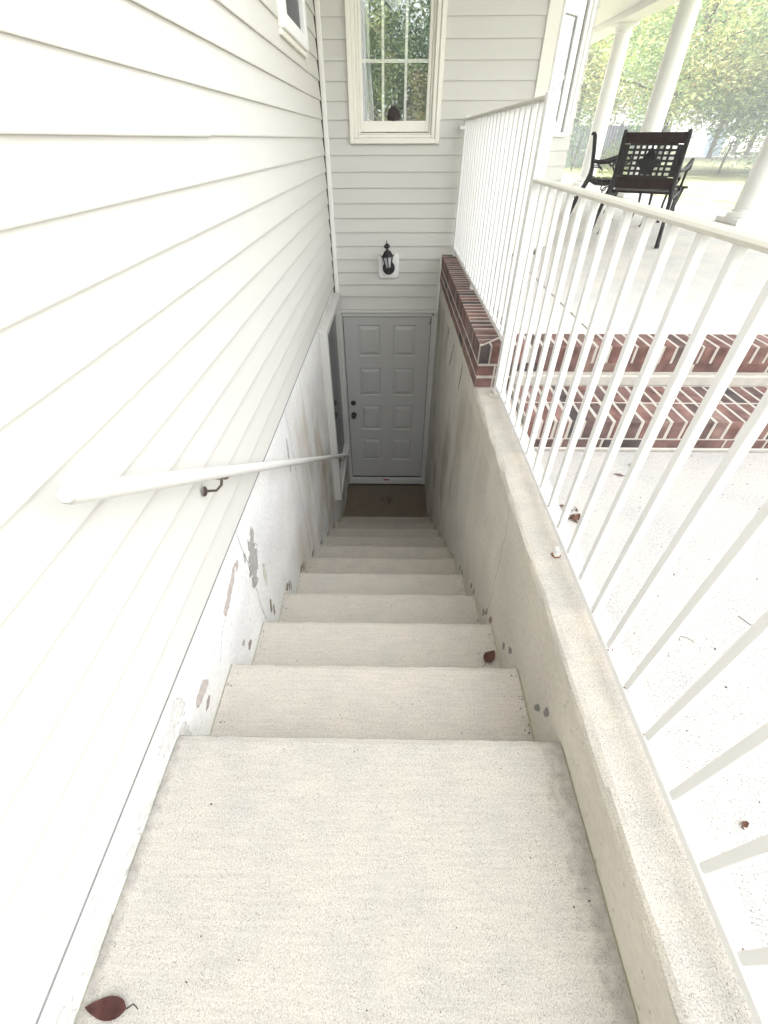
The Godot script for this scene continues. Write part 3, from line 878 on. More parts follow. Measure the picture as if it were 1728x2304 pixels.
func bricks() -> void:
	# the low brick wall along the stairwell, its cap of headers laid across
	var w := thing("brick_wall", "red brick wall with a cap of headers beside the lower stairs", "brick wall")
	var b := Mb.new()
	b.span(Vector3(0.4668, 0.1765, -4.598), Vector3(0.670, 0.4092, -2.2405))
	part("mortar", b, M.mortar, w)
	var ze := -2.238
	var z := -2.448 - 0.029
	while z > -4.58:
		brick(w, Vector3(0.5658, 0.363, z), Vector3(0.203, 0.094, 0.056))
		z -= 0.0685
	for row in 2:
		var y := 0.2085 + 0.068 * row
		z = ze - (0.0965 if row == 0 else 0.0485)
		var first := true
		while z > -4.56:
			var l := 0.191
			if first and row == 1: l = 0.095
			brick(w, Vector3(0.5105, y, z), Vector3(0.092, 0.057, l))
			z -= (0.2005 if not first or row == 0 else 0.1530)
			first = false
		brick(w, Vector3(0.6105, y, ze - 0.0465), Vector3(0.093, 0.057, 0.093), 5 - row * 2)
	# mitred corner of the cap
	mitre(w, [[0.4655, -2.3995], [0.4655, -2.341], [0.548, -2.341], [0.6065, -2.3995]], 4)
	mitre(w, [[0.4655, -2.332], [0.4655, -2.275], [0.487, -2.275], [0.543, -2.332]], 3)
	mitre(w, [[0.4655, -2.454], [0.4655, -2.409], [0.616, -2.409], [0.661, -2.454]], 1)
	mitre(w, [[0.4665, -2.2365], [0.5185, -2.2365], [0.5185, -2.287], [0.4710, -2.240]], 6)
	mitre(w, [[0.5285, -2.2365], [0.584, -2.2365], [0.584, -2.353], [0.5285, -2.297]], 0)
	mitre(w, [[0.5945, -2.2365], [0.650, -2.2365], [0.650, -2.420], [0.5945, -2.363]], 5)
	# two brick steps up to the porch
	var s := thing("brick_steps", "two red brick steps with pale mortar leading up to the porch", "steps")
	b = Mb.new()
	b.span(Vector3(0.6725, 0.205, -2.425), Vector3(4.4, 0.4092, -2.2385))
	b.span(Vector3(0.657, -0.1, -2.40), Vector3(4.4, 0.2042, -1.8245))
	b.span(Vector3(0.6735, 0.2052, -2.2380), Vector3(4.4, 0.262, -2.216), 0.005)
	b.span(Vector3(0.658, 0.03, -1.8250), Vector3(4.4, 0.062, -1.812), 0.004)
	part("mortar", b, M.mortar, s)
	var x := 0.692
	while x < 4.38:
		brick(s, Vector3(x, 0.363, -2.334), Vector3(0.057, 0.094, 0.197))
		x += 0.0692
	x = 0.71
	while x < 4.35:
		brick(s, Vector3(x, 0.2985, -2.2815), Vector3(0.188, 0.05, 0.092))
		x += 0.2005
	x = 0.6905
	while x < 4.38:
		brick(s, Vector3(x, 0.158, -1.918), Vector3(0.057, 0.094, 0.192))
		brick(s, Vector3(x + 0.004, 0.158, -2.118), Vector3(0.057, 0.094, 0.190))
		x += 0.0692
	x = 0.75
	while x < 4.35:
		brick(s, Vector3(x, 0.082, -1.8675), Vector3(0.190, 0.046, 0.092))
		x += 0.2010

# ---------------------------------------------------------------- railings
func railings() -> void:
	var bal := func(h: float) -> Mesh:
		var b := Mb.new()
		b.box(Vector3(0, h / 2.0, 0), Vector3(0.0185, h, 0.0185), 0.0012)
		return b.mesh()
	# upper railing on the brick wall
	var r := thing("railing", "tall white metal railing standing on the brick wall by the house", "railing", Vector3.ZERO, "white stair railings")
	var b := Mb.new()
	b.span(Vector3(RAILX - 0.019, 1.331, -4.60), Vector3(RAILX + 0.019, 1.345, -2.185), 0.004)
	part("top_rail", b, M.railcap, r)
	b = Mb.new()
	b.span(Vector3(RAILX - 0.0145, 0.442, -4.58), Vector3(RAILX + 0.0145, 0.467, -2.185), 0.002)
	part("bottom_rail", b, M.rail, r)
	var m: Mesh = bal.call(0.864)
	var z := -2.300
	while z > -4.50:
		put("baluster", m, M.rail, r, Vector3(RAILX, 0.4672, z))
		z -= 0.1105
	b = Mb.new()
	b.span(Vector3(RAILX - 0.022, 0.176, -2.184), Vector3(RAILX + 0.022, 1.352, -2.140), 0.003)
	part("post", b, M.rail, r)
	b = Mb.new()
	b.lathe([Vector2(0, 0.012), Vector2(0.036, 0.012), Vector2(0.047, 0.004), Vector2(0.049, 0.0)], Vector3(RAILX, 0.1765, -2.162), 18)
	part("post_base", b, M.curb, r)
	b = Mb.new()
	b.span(Vector3(RAILX - 0.020, 0.412, -4.53), Vector3(RAILX + 0.020, 1.362, -4.49), 0.003)
	part("post", b, M.rail, r)
	b = Mb.new()
	b.span(Vector3(RAILX - 0.055, 1.28, -4.590), Vector3(RAILX - 0.015, 1.30, -4.49), 0.003)
	part("wall_bracket", b, M.rail, r)
	b = Mb.new()
	b.span(Vector3(RAILX - 0.017, 0.411, -3.37), Vector3(RAILX + 0.006, 0.4415, -3.345), 0.002)
	part("support_leg", b, M.rail, r)
	# lower railing along the curb
	r = thing("railing", "long white metal railing along the concrete curb, nearest the viewer", "railing", Vector3.ZERO, "white stair railings")
	b = Mb.new()
	var cap := PackedVector2Array([Vector2(-0.022, 0), Vector2(-0.0215, 0.006), Vector2(-0.016, 0.011), Vector2(-0.006, 0.0145), Vector2(0.006, 0.0145), Vector2(0.016, 0.011), Vector2(0.0215, 0.006), Vector2(0.022, 0), Vector2(0.017, -0.002), Vector2(-0.017, -0.002)])
	b.prism(cap, Vector3(RAILX, 1.094, -2.1395), Vector3.RIGHT, Vector3.UP, Vector3.BACK * 3.2)
	part("top_rail", b, M.railcap, r)
	b = Mb.new()
	b.span(Vector3(RAILX - 0.015, 0.211, -2.1395), Vector3(RAILX + 0.015, 0.234, 1.06), 0.002)
	part("bottom_rail", b, M.rail, r)
	m = bal.call(0.857)
	z = -2.055
	while z < 1.0:
		put("baluster", m, M.rail, r, Vector3(RAILX, 0.2345, z))
		if rng.randf() < 0.5 and z > -1.3:
			var ru := Mb.new()
			for i in rng.randi_range(1, 3):
				ru.box(Vector3(RAILX + rng.randf_range(-0.013, 0.006), 0.2345, z + rng.randf_range(-0.013, 0.013)), Vector3(rng.randf_range(0.002, 0.005), 0.002, rng.randf_range(0.002, 0.006)), 0.0004, Basis(Vector3.UP, rng.randf() * 3.0))
			part("rust_spot", ru, M.rust, r)
		z += 0.1117
	for q in [-0.985, 0.62]:
		b = Mb.new()
		b.span(Vector3(RAILX - 0.030, 0.176, q), Vector3(RAILX - 0.012, 0.2105, q + 0.020), 0.002)
		part("support_leg", b, M.rail, r)
		b = Mb.new()
		b.lathe([Vector2(0, 0.003), Vector2(0.013, 0.003), Vector2(0.0165, 0.0)], Vector3(RAILX - 0.021, 0.1772, q + 0.010), 9)
		part("rust_stain", b, M.rust, r)
	b = Mb.new()
	b.span(Vector3(RAILX - 0.02, 0.176, 1.0605), Vector3(RAILX + 0.02, 1.12, 1.10), 0.003)
	part("post", b, M.rail, r)

func handrail() -> void:
	var h := thing("handrail", "round white wooden handrail sloping down the left wall", "handrail")
	var a := Vector3(-0.502, 0.812, -0.500); var e := Vector3(-0.502, -1.607, -4.245)
	var d := (e - a).normalized()
	var b := Mb.new()
	b.tube([a, a + d * 0.003, a + d * 0.010, e - d * 0.01, e - d * 0.003, e], [0.0135, 0.0165, 0.0180, 0.0180, 0.0165, 0.0135], 20)
	part("rail", b, M.handrail, h)
	for q in [0.60, 4.05]:
		var p: Vector3 = a + d * q
		b = Mb.new()
		b.tube([p + Vector3(0, -0.019, 0), p + Vector3(-0.004, -0.040, 0.008), p + Vector3(-0.022, -0.058, 0.012), p + Vector3(-0.058, -0.062, 0.012)], [0.006, 0.0065, 0.006, 0.007], 8, true, 0.6)
		b.box(p + Vector3(0, -0.0215, 0), Vector3(0.020, 0.004, 0.06), 0.001, Basis(Vector3.RIGHT, -atan2(-d.y, -d.z)))
		b.lathe([Vector2(0, 0.004), Vector2(0.014, 0.003), Vector2(0.016, 0.0)], p + Vector3(-0.060, -0.062, 0.012), 12, Basis(Vector3.BACK, -PI / 2))
		part("bracket", b, M.bracket, h)
		b = Mb.new()
		for k in [-0.018, -0.006]:
			b.box(p + d * (k + 0.040) + Vector3(0, -0.024, 0), Vector3(0.008, 0.003, 0.008), 0.001)
		part("screw", b, M.rust, h)

func lantern() -> void:
	var t := thing("wall_lantern", "black carriage lantern tilted on a white plate above the door", "wall lamp", Vector3(-0.033, 0.306, -4.592))
	var b := Mb.new()
	var c := 0.022
	var oct := func(w: float, h0: float, h1: float, k: float) -> PackedVector2Array:
		return PackedVector2Array([Vector2(-w + k, h0), Vector2(w - k, h0), Vector2(w, h0 + k), Vector2(w, h1 - k), Vector2(w - k, h1), Vector2(-w + k, h1), Vector2(-w, h1 - k), Vector2(-w, h0 + k)])
	b.prism(oct.call(0.096, -0.09, 0.113, c), Vector3(0.0, 0, -0.01), Vector3.RIGHT, Vector3.UP, Vector3.BACK * 0.026)
	b.prism(oct.call(0.080, -0.074, 0.097, c * 0.8), Vector3(0.0, 0, 0.016), Vector3.RIGHT, Vector3.UP, Vector3.BACK * 0.006)
	part("mounting_plate", b, M.white, t)
	b = Mb.new()
	b.lathe([Vector2(0.0, 0.026), Vector2(0.020, 0.025), Vector2(0.040, 0.018), Vector2(0.056, 0.006), Vector2(0.058, 0.0)], Vector3(0, -0.005, 0.022), 24, Basis(Vector3.RIGHT, PI / 2))
	part("canopy", b, M.iron, t)
	b = Mb.new()
	b.tube([Vector3(0, -0.005, 0.045), Vector3(0, -0.030, 0.060), Vector3(0, -0.034, 0.085), Vector3(0, -0.012, 0.098)], [0.009, 0.008, 0.008, 0.009], 8)
	part("arm", b, M.iron, t)
	var lean := Basis(Vector3.BACK, 0.085)
	var o := Vector3(-0.002, 0.002, 0.098)
	b = Mb.new()
	var hex := func(r0: float, h0: float, r1: float, h1: float, inset: float) -> Array:
		var q := []
		for k in 6:
			var a := TAU * k / 6.0 + PI / 6.0
			q.append([Vector3(cos(a) * (r0 - inset), h0, sin(a) * (r0 - inset)), Vector3(cos(a) * (r1 - inset), h1, sin(a) * (r1 - inset))])
		return q
	var q: Array = hex.call(0.026, 0.010, 0.050, 0.104, 0.0)
	for k in 6:
		b.tube([o + lean * q[k][0], o + lean * q[k][1]], [0.0055, 0.006], 6)
	b.lathe([Vector2(0.0, -0.022), Vector2(0.010, -0.018), Vector2(0.012, -0.006), Vector2(0.030, 0.0), Vector2(0.034, 0.006), Vector2(0.032, 0.014), Vector2(0.0, 0.014)], o, 6, lean * Basis(Vector3.UP, PI / 6))
	part("cage", b, M.iron, t)
	b = Mb.new()
	var g: Array = hex.call(0.026, 0.010, 0.050, 0.104, 0.003)
	for k in 6:
		var k2 := (k + 1) % 6
		b.poly([o + lean * g[k][0], o + lean * g[k2][0], o + lean * g[k2][1], o + lean * g[k][1]], lean * ((g[k][0] + g[k2][0]) * Vector3(1, 0, 1)))
	part("glass", b, M.lampglass, t)
	b = Mb.new()
	b.lathe([Vector2(0.0, 0.103), Vector2(0.060, 0.103), Vector2(0.062, 0.108), Vector2(0.052, 0.117), Vector2(0.045, 0.126), Vector2(0.036, 0.140), Vector2(0.020, 0.150), Vector2(0.009, 0.155), Vector2(0.009, 0.162), Vector2(0.032, 0.180), Vector2(0.034, 0.184), Vector2(0.020, 0.198), Vector2(0.006, 0.208), Vector2(0.005, 0.214), Vector2(0.006, 0.218), Vector2(0.0, 0.232)], o, 6, lean * Basis(Vector3.UP, PI / 6))
	for k in 6:
		var a := TAU * k / 6.0 + PI / 3.0
		b.tube([o + lean * Vector3(cos(a) * 0.055, 0.105, sin(a) * 0.055), o + lean * Vector3(cos(a) * 0.064, 0.117, sin(a) * 0.064), o + lean * Vector3(cos(a) * 0.062, 0.126, sin(a) * 0.062)], [0.004, 0.003, 0.002], 5)
	part("roof", b, M.iron, t)

# ---------------------------------------------------------------- porch things
func spiral(c: Vector3, ax: Vector3, ay: Vector3, r0: float, a0: float, turns: float, k := 14) -> Array:
	var out := []
	for i in k + 1:
		var f := float(i) / k
		var a := a0 + TAU * turns * f
		out.append(c + (ax * cos(a) + ay * sin(a)) * r0 * (1.0 - 0.72 * f))
	return out

func chair(label: String, at: Vector3, turn: float) -> void:
	var c := thing("garden_chair", label, "chair", at, "black iron porch chairs")
	c.rotation.y = turn
	for s in [-1.0, 1.0]:
		var b := Mb.new()
		# rear leg that runs on up as the back post, with a rolled top
		b.tube([Vector3(s * 0.345, 0.0, 0.20), Vector3(s * 0.335, 0.03, 0.185), Vector3(s * 0.315, 0.20, 0.125), Vector3(s * 0.295, 0.36, 0.06), Vector3(s * 0.275, 0.45, 0.025), Vector3(s * 0.268, 0.52, 0.025), Vector3(s * 0.266, 0.70, 0.055), Vector3(s * 0.264, 0.84, 0.085), Vector3(s * 0.264, 0.862, 0.100), Vector3(s * 0.264, 0.862, 0.120), Vector3(s * 0.264, 0.848, 0.127)], [0.030, 0.021, 0.017, 0.019, 0.026, 0.022, 0.021, 0.022, 0.019, 0.015, 0.010], 8)
		b.tube([Vector3(s * 0.320, 0.17, 0.137), Vector3(s * 0.317, 0.20, 0.17), Vector3(s * 0.318, 0.16, 0.19)], [0.012, 0.009, 0.003], 6)
		part("leg", b, M.iron, c)
		b = Mb.new()
		b.tube([Vector3(s * 0.345, 0.0, -0.36), Vector3(s * 0.340, 0.03, -0.345), Vector3(s * 0.318, 0.16, -0.30), Vector3(s * 0.300, 0.28, -0.30), Vector3(s * 0.290, 0.37, -0.335), Vector3(s * 0.288, 0.41, -0.36)], [0.030, 0.019, 0.015, 0.018, 0.022, 0.024], 8)
		b.tube([Vector3(s * 0.322, 0.18, -0.30), Vector3(s * 0.322, 0.235, -0.25), Vector3(s * 0.324, 0.225, -0.20), Vector3(s * 0.324, 0.20, -0.205)], [0.010, 0.013, 0.010, 0.003], 6)
		part("leg", b, M.iron, c)
		b = Mb.new()
		# arm: a shallow curve that ends in a scroll, and its curled support
		var arm := [Vector3(s * 0.272, 0.60, 0.04), Vector3(s * 0.285, 0.585, -0.03), Vector3(s * 0.300, 0.590, -0.12), Vector3(s * 0.312, 0.625, -0.24), Vector3(s * 0.316, 0.655, -0.32)]
		arm.append_array(spiral(Vector3(s * 0.316, 0.615, -0.345), Vector3.FORWARD, Vector3.UP, 0.047, PI * 0.60, -0.95))
		b.tube(arm, [0.014, 0.015, 0.017, 0.019, 0.018, 0.015, 0.013, 0.012], 8)
		b.tube([Vector3(s * 0.314, 0.632, -0.27), Vector3(s * 0.312, 0.585, -0.235), Vector3(s * 0.308, 0.52, -0.245), Vector3(s * 0.300, 0.45, -0.30), Vector3(s * 0.292, 0.415, -0.35)], [0.010, 0.013, 0.011, 0.012, 0.016], 8)
		b.tube(spiral(Vector3(s * 0.314, 0.575, -0.19), Vector3.FORWARD, Vector3.UP, 0.040, -0.2, 0.9), [0.009], 6)
		b.tube([Vector3(s * 0.276, 0.54, 0.02), Vector3(s * 0.285, 0.545, -0.05), Vector3(s * 0.288, 0.515, -0.10), Vector3(s * 0.286, 0.485, -0.07)], [0.012, 0.016, 0.012, 0.004], 6, true, 0.6)
		part("arm", b, M.iron, c)
		b = Mb.new()
		b.tube([Vector3(s * 0.279, 0.425, 0.05), Vector3(s * 0.281, 0.385, -0.05), Vector3(s * 0.283, 0.375, -0.17), Vector3(s * 0.285, 0.400, -0.30), Vector3(s * 0.286, 0.425, -0.385), Vector3(s * 0.286, 0.412, -0.405)], [0.017, 0.020, 0.020, 0.021, 0.022, 0.014], 8)
		b.tube(spiral(Vector3(s * 0.302, 0.30, -0.20), Vector3.FORWARD, Vector3.UP, 0.06, 0.4, 1.0), [0.008], 6)
		part("side_frame", b, M.iron, c)
	var lean := Basis(Vector3.RIGHT, 0.16)
	var o := Vector3(0, 0.45, 0.018)
	var b := Mb.new()
	b.box(o + lean * Vector3(0, 0.372, 0), Vector3(0.525, 0.078, 0.020), 0.004, lean)
	part("back_slat", b, M.slat, c)
	b = Mb.new()
	b.box(o + lean * Vector3(0, 0.040, 0), Vector3(0.525, 0.088, 0.020), 0.004, lean)
	part("back_slat", b, M.slat, c)
	# cast lattice with an emblem of leaves in the middle
	b = Mb.new()
	var nx := 8; var ny := 6
	var wx := 0.40; var y0 := 0.092; var y1 := 0.326
	b.box(o + lean * Vector3(-0.2315, (y0 + y1) / 2, 0), Vector3(0.062, y1 - y0, 0.012), 0.001, lean)
	b.box(o + lean * Vector3(0.2315, (y0 + y1) / 2, 0), Vector3(0.062, y1 - y0, 0.012), 0.001, lean)
	for i in range(1, nx):
		b.box(o + lean * Vector3(-wx / 2 + wx * i / nx, (y0 + y1) / 2, 0), Vector3(0.021, y1 - y0, 0.010), 0.001, lean)
	for j in ny + 1:
		b.box(o + lean * Vector3(0, lerpf(y0, y1, float(j) / ny), 0), Vector3(wx, 0.017, 0.0085), 0.001, lean)
	part("lattice", b, M.iron, c)
	b = Mb.new()
	for k in [[0.0, 0.205, 0.052, 0.080, 0.0], [-0.052, 0.180, 0.026, 0.062, 0.7], [0.052, 0.180, 0.026, 0.062, -0.7], [-0.018, 0.255, 0.018, 0.060, -0.35], [0.022, 0.255, 0.018, 0.050, 0.35], [0.0, 0.125, 0.060, 0.026, 0.0]]:
		var pts := PackedVector2Array()
		for q in 14:
			var a := TAU * q / 14.0
			var p := Vector2(cos(a) * k[2], sin(a) * k[3] * (1.0 + 0.15 * cos(a * 2)))
			pts.append(p.rotated(k[4]) + Vector2(k[0], k[1]))
		b.prism(pts, o + lean * Vector3(0, 0, -0.008), lean * Vector3.RIGHT, lean * Vector3.UP, lean * Vector3.BACK * 0.016)
	part("emblem", b, M.iron, c)
	for k in 6:
		b = Mb.new()
		b.box(Vector3(0, 0.418 - 0.010 * sin(PI * k / 5.0), -0.02 - 0.068 * k), Vector3(0.545, 0.020, 0.056), 0.004)
		part("seat_slat", b, M.slat, c)

func porch_things() -> void:
	chair("black iron armchair seen from behind, with a square lattice back", Vector3(2.43, PORCH, -5.24), -0.60)
	chair("black iron armchair seen from its side, left of the lattice backed one", Vector3(2.64, PORCH, -7.2), -1.9)
	var t := thing("side_table", "low dark table half hidden behind the lattice backed chair", "table", Vector3(3.22, PORCH, -6.42))
	var b := Mb.new()
	for k in 4:
		b.box(Vector3(-0.155 + 0.103 * k, 0.385, 0), Vector3(0.096, 0.022, 0.40), 0.003)
	part("tabletop", b, M.slat, t)
	for x in [-1.0, 1.0]:
		for z in [-1.0, 1.0]:
			b = Mb.new()
			b.tube([Vector3(x * 0.19, 0.0, z * 0.18), Vector3(x * 0.18, 0.03, z * 0.17), Vector3(x * 0.15, 0.2, z * 0.14), Vector3(x * 0.17, 0.374, z * 0.15)], [0.022, 0.014, 0.012, 0.018], 8)
			part("leg", b, M.iron, t)
	# columns
	var k := 0
	for p in [[4.46, -3.4, "white round porch column nearest the house steps"], [4.46, -6.55, "white round porch column, closest of those past the chairs, cut by the frame"], [4.42, -9.85, "thick white round porch column behind the lattice backed chair"], [4.50, -12.55, "farther white round porch column, left of the one behind the chair"]]:
		var c := thing("column", p[2], "column", Vector3(p[0], PORCH, p[1]), "white porch columns")
		b = Mb.new()
		b.span(Vector3(-0.23, 0, -0.23), Vector3(0.23, 0.06, 0.23), 0.006)
		b.lathe([Vector2(0.215, 0.06), Vector2(0.222, 0.085), Vector2(0.21, 0.11), Vector2(0.185, 0.12), Vector2(0.18, 0.135), Vector2(0.166, 0.15)], Vector3.ZERO, 28)
		part("base", b, M.white, c)
		b = Mb.new()
		b.lathe([Vector2(0.166, 0.15), Vector2(0.165, 0.9), Vector2(0.160, 1.6), Vector2(0.148, 2.36)], Vector3.ZERO, 32)
		part("shaft", b, M.white, c)
		b = Mb.new()
		b.lathe([Vector2(0.148, 2.36), Vector2(0.160, 2.37), Vector2(0.160, 2.385), Vector2(0.150, 2.39), Vector2(0.175, 2.44), Vector2(0.185, 2.45)], Vector3.ZERO, 28)
		b.span(Vector3(-0.2, 2.45, -0.2), Vector3(0.2, 2.489, 0.2), 0.004)
		part("capital", b, M.white, c)
		k += 1
	var r := thing("porch_roof", "white porch roof and beam carried by the round columns", "porch roof")
	b = Mb.new()
	b.span(Vector3(4.28, 2.9, -16.0), Vector3(4.66, 3.2, ROOF_Z), 0.006)
	b.span(Vector3(-0.555, 2.9, ROOF_Z + 0.002), Vector3(4.66, 3.2, ROOF_Z + 0.2), 0.006)
	part("beam", b, M.white, r)
	b = Mb.new()
	b.span(Vector3(-0.555, 3.0, -4.57), Vector3(4.27, 3.06, ROOF_Z))  # unseen stretch over the stairs, extended to darken the far wall
	b.span(Vector3(1.56, 3.0, -16.0), Vector3(4.27, 3.06, -4.572))
	part("ceiling", b, M.white, r)
	b = Mb.new()
	b.span(Vector3(-0.555, 3.21, -16.0), Vector3(5.1, 3.4, ROOF_Z + 0.2))
	part("roofing", b, M.core, r)
	var v := thing("viewer_standin", "added dark rounded shape behind the tall window, standing in for the viewer reflection", "viewer_standin", Vector3(0.0, 1.262, -4.69))
	b = Mb.new()
	b.lathe([Vector2(0.0, 0.0), Vector2(0.060, 0.0), Vector2(0.064, 0.06), Vector2(0.075, 0.10), Vector2(0.066, 0.135), Vector2(0.046, 0.165), Vector2(0.038, 0.19), Vector2(0.046, 0.225), Vector2(0.044, 0.265), Vector2(0.030, 0.30), Vector2(0.016, 0.325), Vector2(0.0, 0.33)], Vector3.ZERO, 20)
	part("standin_body", b, M.viewer_standin, v)  # added shape imitating the dark reflection of the viewer in the pane

# ---------------------------------------------------------------- leaves and debris
func dry_leaf(label: String, at: Vector3, turn: float, len: float, wid: float, mat: Material, curl: float, group := "") -> void:
	var o := thing("dry_leaf", label, "leaf", at, group)
	o.rotation.y = turn
	var b := Mb.new()
	var n := 10
	for i in n:
		for s in [-1.0, 1.0]:
			var q := []
			for e in [[i, 0.0], [i + 1, 0.0], [i + 1, 1.0], [i, 1.0]]:
				var f: float = float(e[0]) / n
				var w: float = wid * 0.5 * pow(sin(PI * pow(f, 0.72)), 0.85) * e[1]
				var y: float = 0.004 + curl * (w * w / (wid * wid) * 4.0 + 0.5 * (f - 0.5) * (f - 0.5) * 4.0) + 0.0008 * sin(f * 17.0)
				q.append(Vector3((f - 0.5) * len, y, s * w))
			b.poly(q, Vector3.UP)
	part("blade", b, mat, o)
	b = Mb.new()
	b.tube([Vector3(-len * 0.5, 0.004 + curl * 0.5, 0), Vector3(-len * 0.62, 0.006, 0.006), Vector3(-len * 0.78, 0.010, 0.0)], [0.0013, 0.001, 0.0008], 5)
	part("stalk", b, M.twig, o)

func debris() -> void:
	dry_leaf("dark red oval leaf with a curled stalk on the top landing by the left wall", Vector3(-0.523, 0.0, 0.029), PI, 0.080, 0.031, M.dry_leaf, 0.006)
	dry_leaf("brown curled leaf on the third tread against the right wall", Vector3(0.428, -RISE * 2, -0.945), 0.85, 0.075, 0.045, M.dry_leaf_brown, 0.016)
	dry_leaf("small brown leaf lying in the open on the white walk, nearest the curb", Vector3(0.812, WALK, -0.265), 0.4, 0.022, 0.012, M.dry_leaf_brown, 0.003)
	dry_leaf("rusty leaf scrap on the walk below the brick steps", Vector3(1.056, WALK, -1.60), 2.6, 0.045, 0.012, M.dry_leaf_brown, 0.004)
	dry_leaf("dark leaf curl on the walk right of the rusty scrap", Vector3(1.165, WALK, -1.685), 0.3, 0.05, 0.02, M.dry_leaf, 0.006)
	var o := thing("twig", "short bent black twig on the white walk", "twig", Vector3(1.15, WALK, -0.81))
	var b := Mb.new()
	b.tube([Vector3(-0.012, 0.003, -0.02), Vector3(-0.005, 0.004, -0.005), Vector3(0.004, 0.003, 0.008), Vector3(0.012, 0.003, 0.02)], [0.0008, 0.0011, 0.001, 0.0006], 5)
	part("stem", b, M.twig, o)
	o = thing("twig", "curled pale twig on the walk close to the railing", "twig", Vector3(0.92, WALK, -0.735))
	b = Mb.new()
	b.tube([Vector3(-0.02, 0.004, 0.0), Vector3(-0.012, 0.006, -0.014), Vector3(0.008, 0.005, -0.010), Vector3(0.026, 0.004, 0.006)], [0.0007, 0.0009, 0.0008, 0.0006], 5)
	part("stem", b, M.twig, o)
	for k in [["heap of dead leaves on the dark floor before the door", Vector3(-0.04, FLOOR, -4.26), 0.085, 26], ["clump of dead leaves on the walk against the curb", Vector3(0.735, WALK, -1.33), 0.055, 22]]:
		o = thing("leaf_heap", k[0], "dead leaves", k[1])
		b = Mb.new()
		for i in k[3]:
			var r: float = k[2] * sqrt(rng.randf())
			var a := rng.randf() * TAU
			var c := Vector3(cos(a) * r, 0.004 + 0.022 * rng.randf() * (1.0 - r / k[2]), sin(a) * r)
			var q := Basis.from_euler(Vector3(rng.randf_range(-0.7, 0.7), rng.randf() * TAU, rng.randf_range(-0.7, 0.7)))
			b.poly([c + q * Vector3(-0.02, 0, 0), c + q * Vector3(0, 0.002, 0.008), c + q * Vector3(0.02, 0, 0), c + q * Vector3(0, 0.002, -0.008)], Vector3.UP)
		var m := part("leaves", b, M.dry_leaf_brown if k[1].y > -1.0 else M.dry_leaf, o)
		m.set_meta("kind", "stuff")
	# specks of grit, far too many to count
	b = Mb.new()
	for i in 1000:
		var p := Vector3.ZERO
		if i < 150:
			var s := rng.randi_range(0, 9)
			p = Vector3(rng.randf_range(XL + 0.02, XR - 0.02), -RISE * s + 0.001, Z0 - RUN * s + (rng.randf_range(0.02, 0.5) if s == 0 else rng.randf_range(0.02, RUN - 0.01)))
		elif i > 430:
			# packed into the corners of the treads and along the walls
			var s := rng.randi_range(1, 10)
			var near := absf(rng.randfn()) * 0.018 + 0.007
			var zz := Z0 - RUN * (s - 1)
			if rng.randf() < 0.65:
				p = Vector3((XL + near) if rng.randf() < 0.5 else (XR - near), -RISE * s + 0.001, zz - rng.randf_range(0.0, RUN - 0.02))
			else:
				p = Vector3(rng.randf_range(XL + 0.01, XR - 0.01), -RISE * s + 0.001, zz - near * 0.6)
		elif i < 330:
			p = Vector3(rng.randf_range(0.66, 2.4), WALK + 0.001, rng.randf_range(-1.8, 0.1))
		else:
			p = Vector3(rng.randf_range(XL + 0.02, XR - 0.02), FLOOR + 0.001, rng.randf_range(-4.58, -3.77))
		var s2 := rng.randf_range(0.0008, 0.0028)
		b.box(p, Vector3(s2 * rng.randf_range(1, 2.2), s2, s2), 0.0, Basis(Vector3.UP, rng.randf() * TAU))
	var g := structure("grit", "dark specks of grit scattered on the concrete", "grit", b, M.twig)
	g.set_meta("kind", "stuff")

# ---------------------------------------------------------------- garden
var clumps := {}
func clump(col: Color, k: int, per: int) -> Mb:
	# a ball of small leaves of unit radius; copies are turned and scaled
	var key := "%s %d %d" % [col.to_html(), k, per]
	if clumps.has(key): return clumps[key]
	var g := RandomNumberGenerator.new(); g.seed = 900 + k
	var b := Mb.new()
	for i in per:
		var d := Vector3(g.randfn(), g.randfn(), g.randfn()).normalized() * pow(g.randf(), 0.42)
		var q := Basis.from_euler(Vector3(g.randf_range(-1.2, 1.2), g.randf() * TAU, g.randf_range(-1.2, 1.2)))
		var s := 0.105 * g.randf_range(0.6, 1.35)
		var f := g.randf_range(0.6, 1.35)
		b.tint = Color(col.r * f * g.randf_range(0.9, 1.1), col.g * f, col.b * f)
		b.poly([d + q * Vector3(-s, 0, 0), d + q * Vector3(-s * 0.1, 0.1 * s, s * 0.42), d + q * Vector3(s, 0, 0), d + q * Vector3(-s * 0.1, 0.1 * s, -s * 0.42)], Vector3.UP)
	clumps[key] = b
	return b

func leaves(b: Mb, c: Vector3, r: Vector3, per: int, cols: Array, g: RandomNumberGenerator) -> void:
	var m := clump(cols[g.randi() % cols.size()], g.randi() % 3, per)
	var q := Basis.from_euler(Vector3(g.randf_range(-0.5, 0.5), g.randf() * TAU, g.randf_range(-0.5, 0.5)))
	b.v.append_array(Transform3D(Basis.from_scale(r) * q, c) * m.v)
	b.n.append_array(Transform3D(q, Vector3.ZERO) * m.n)
	b.c.append_array(m.c)
	b.t.append_array(m.t)

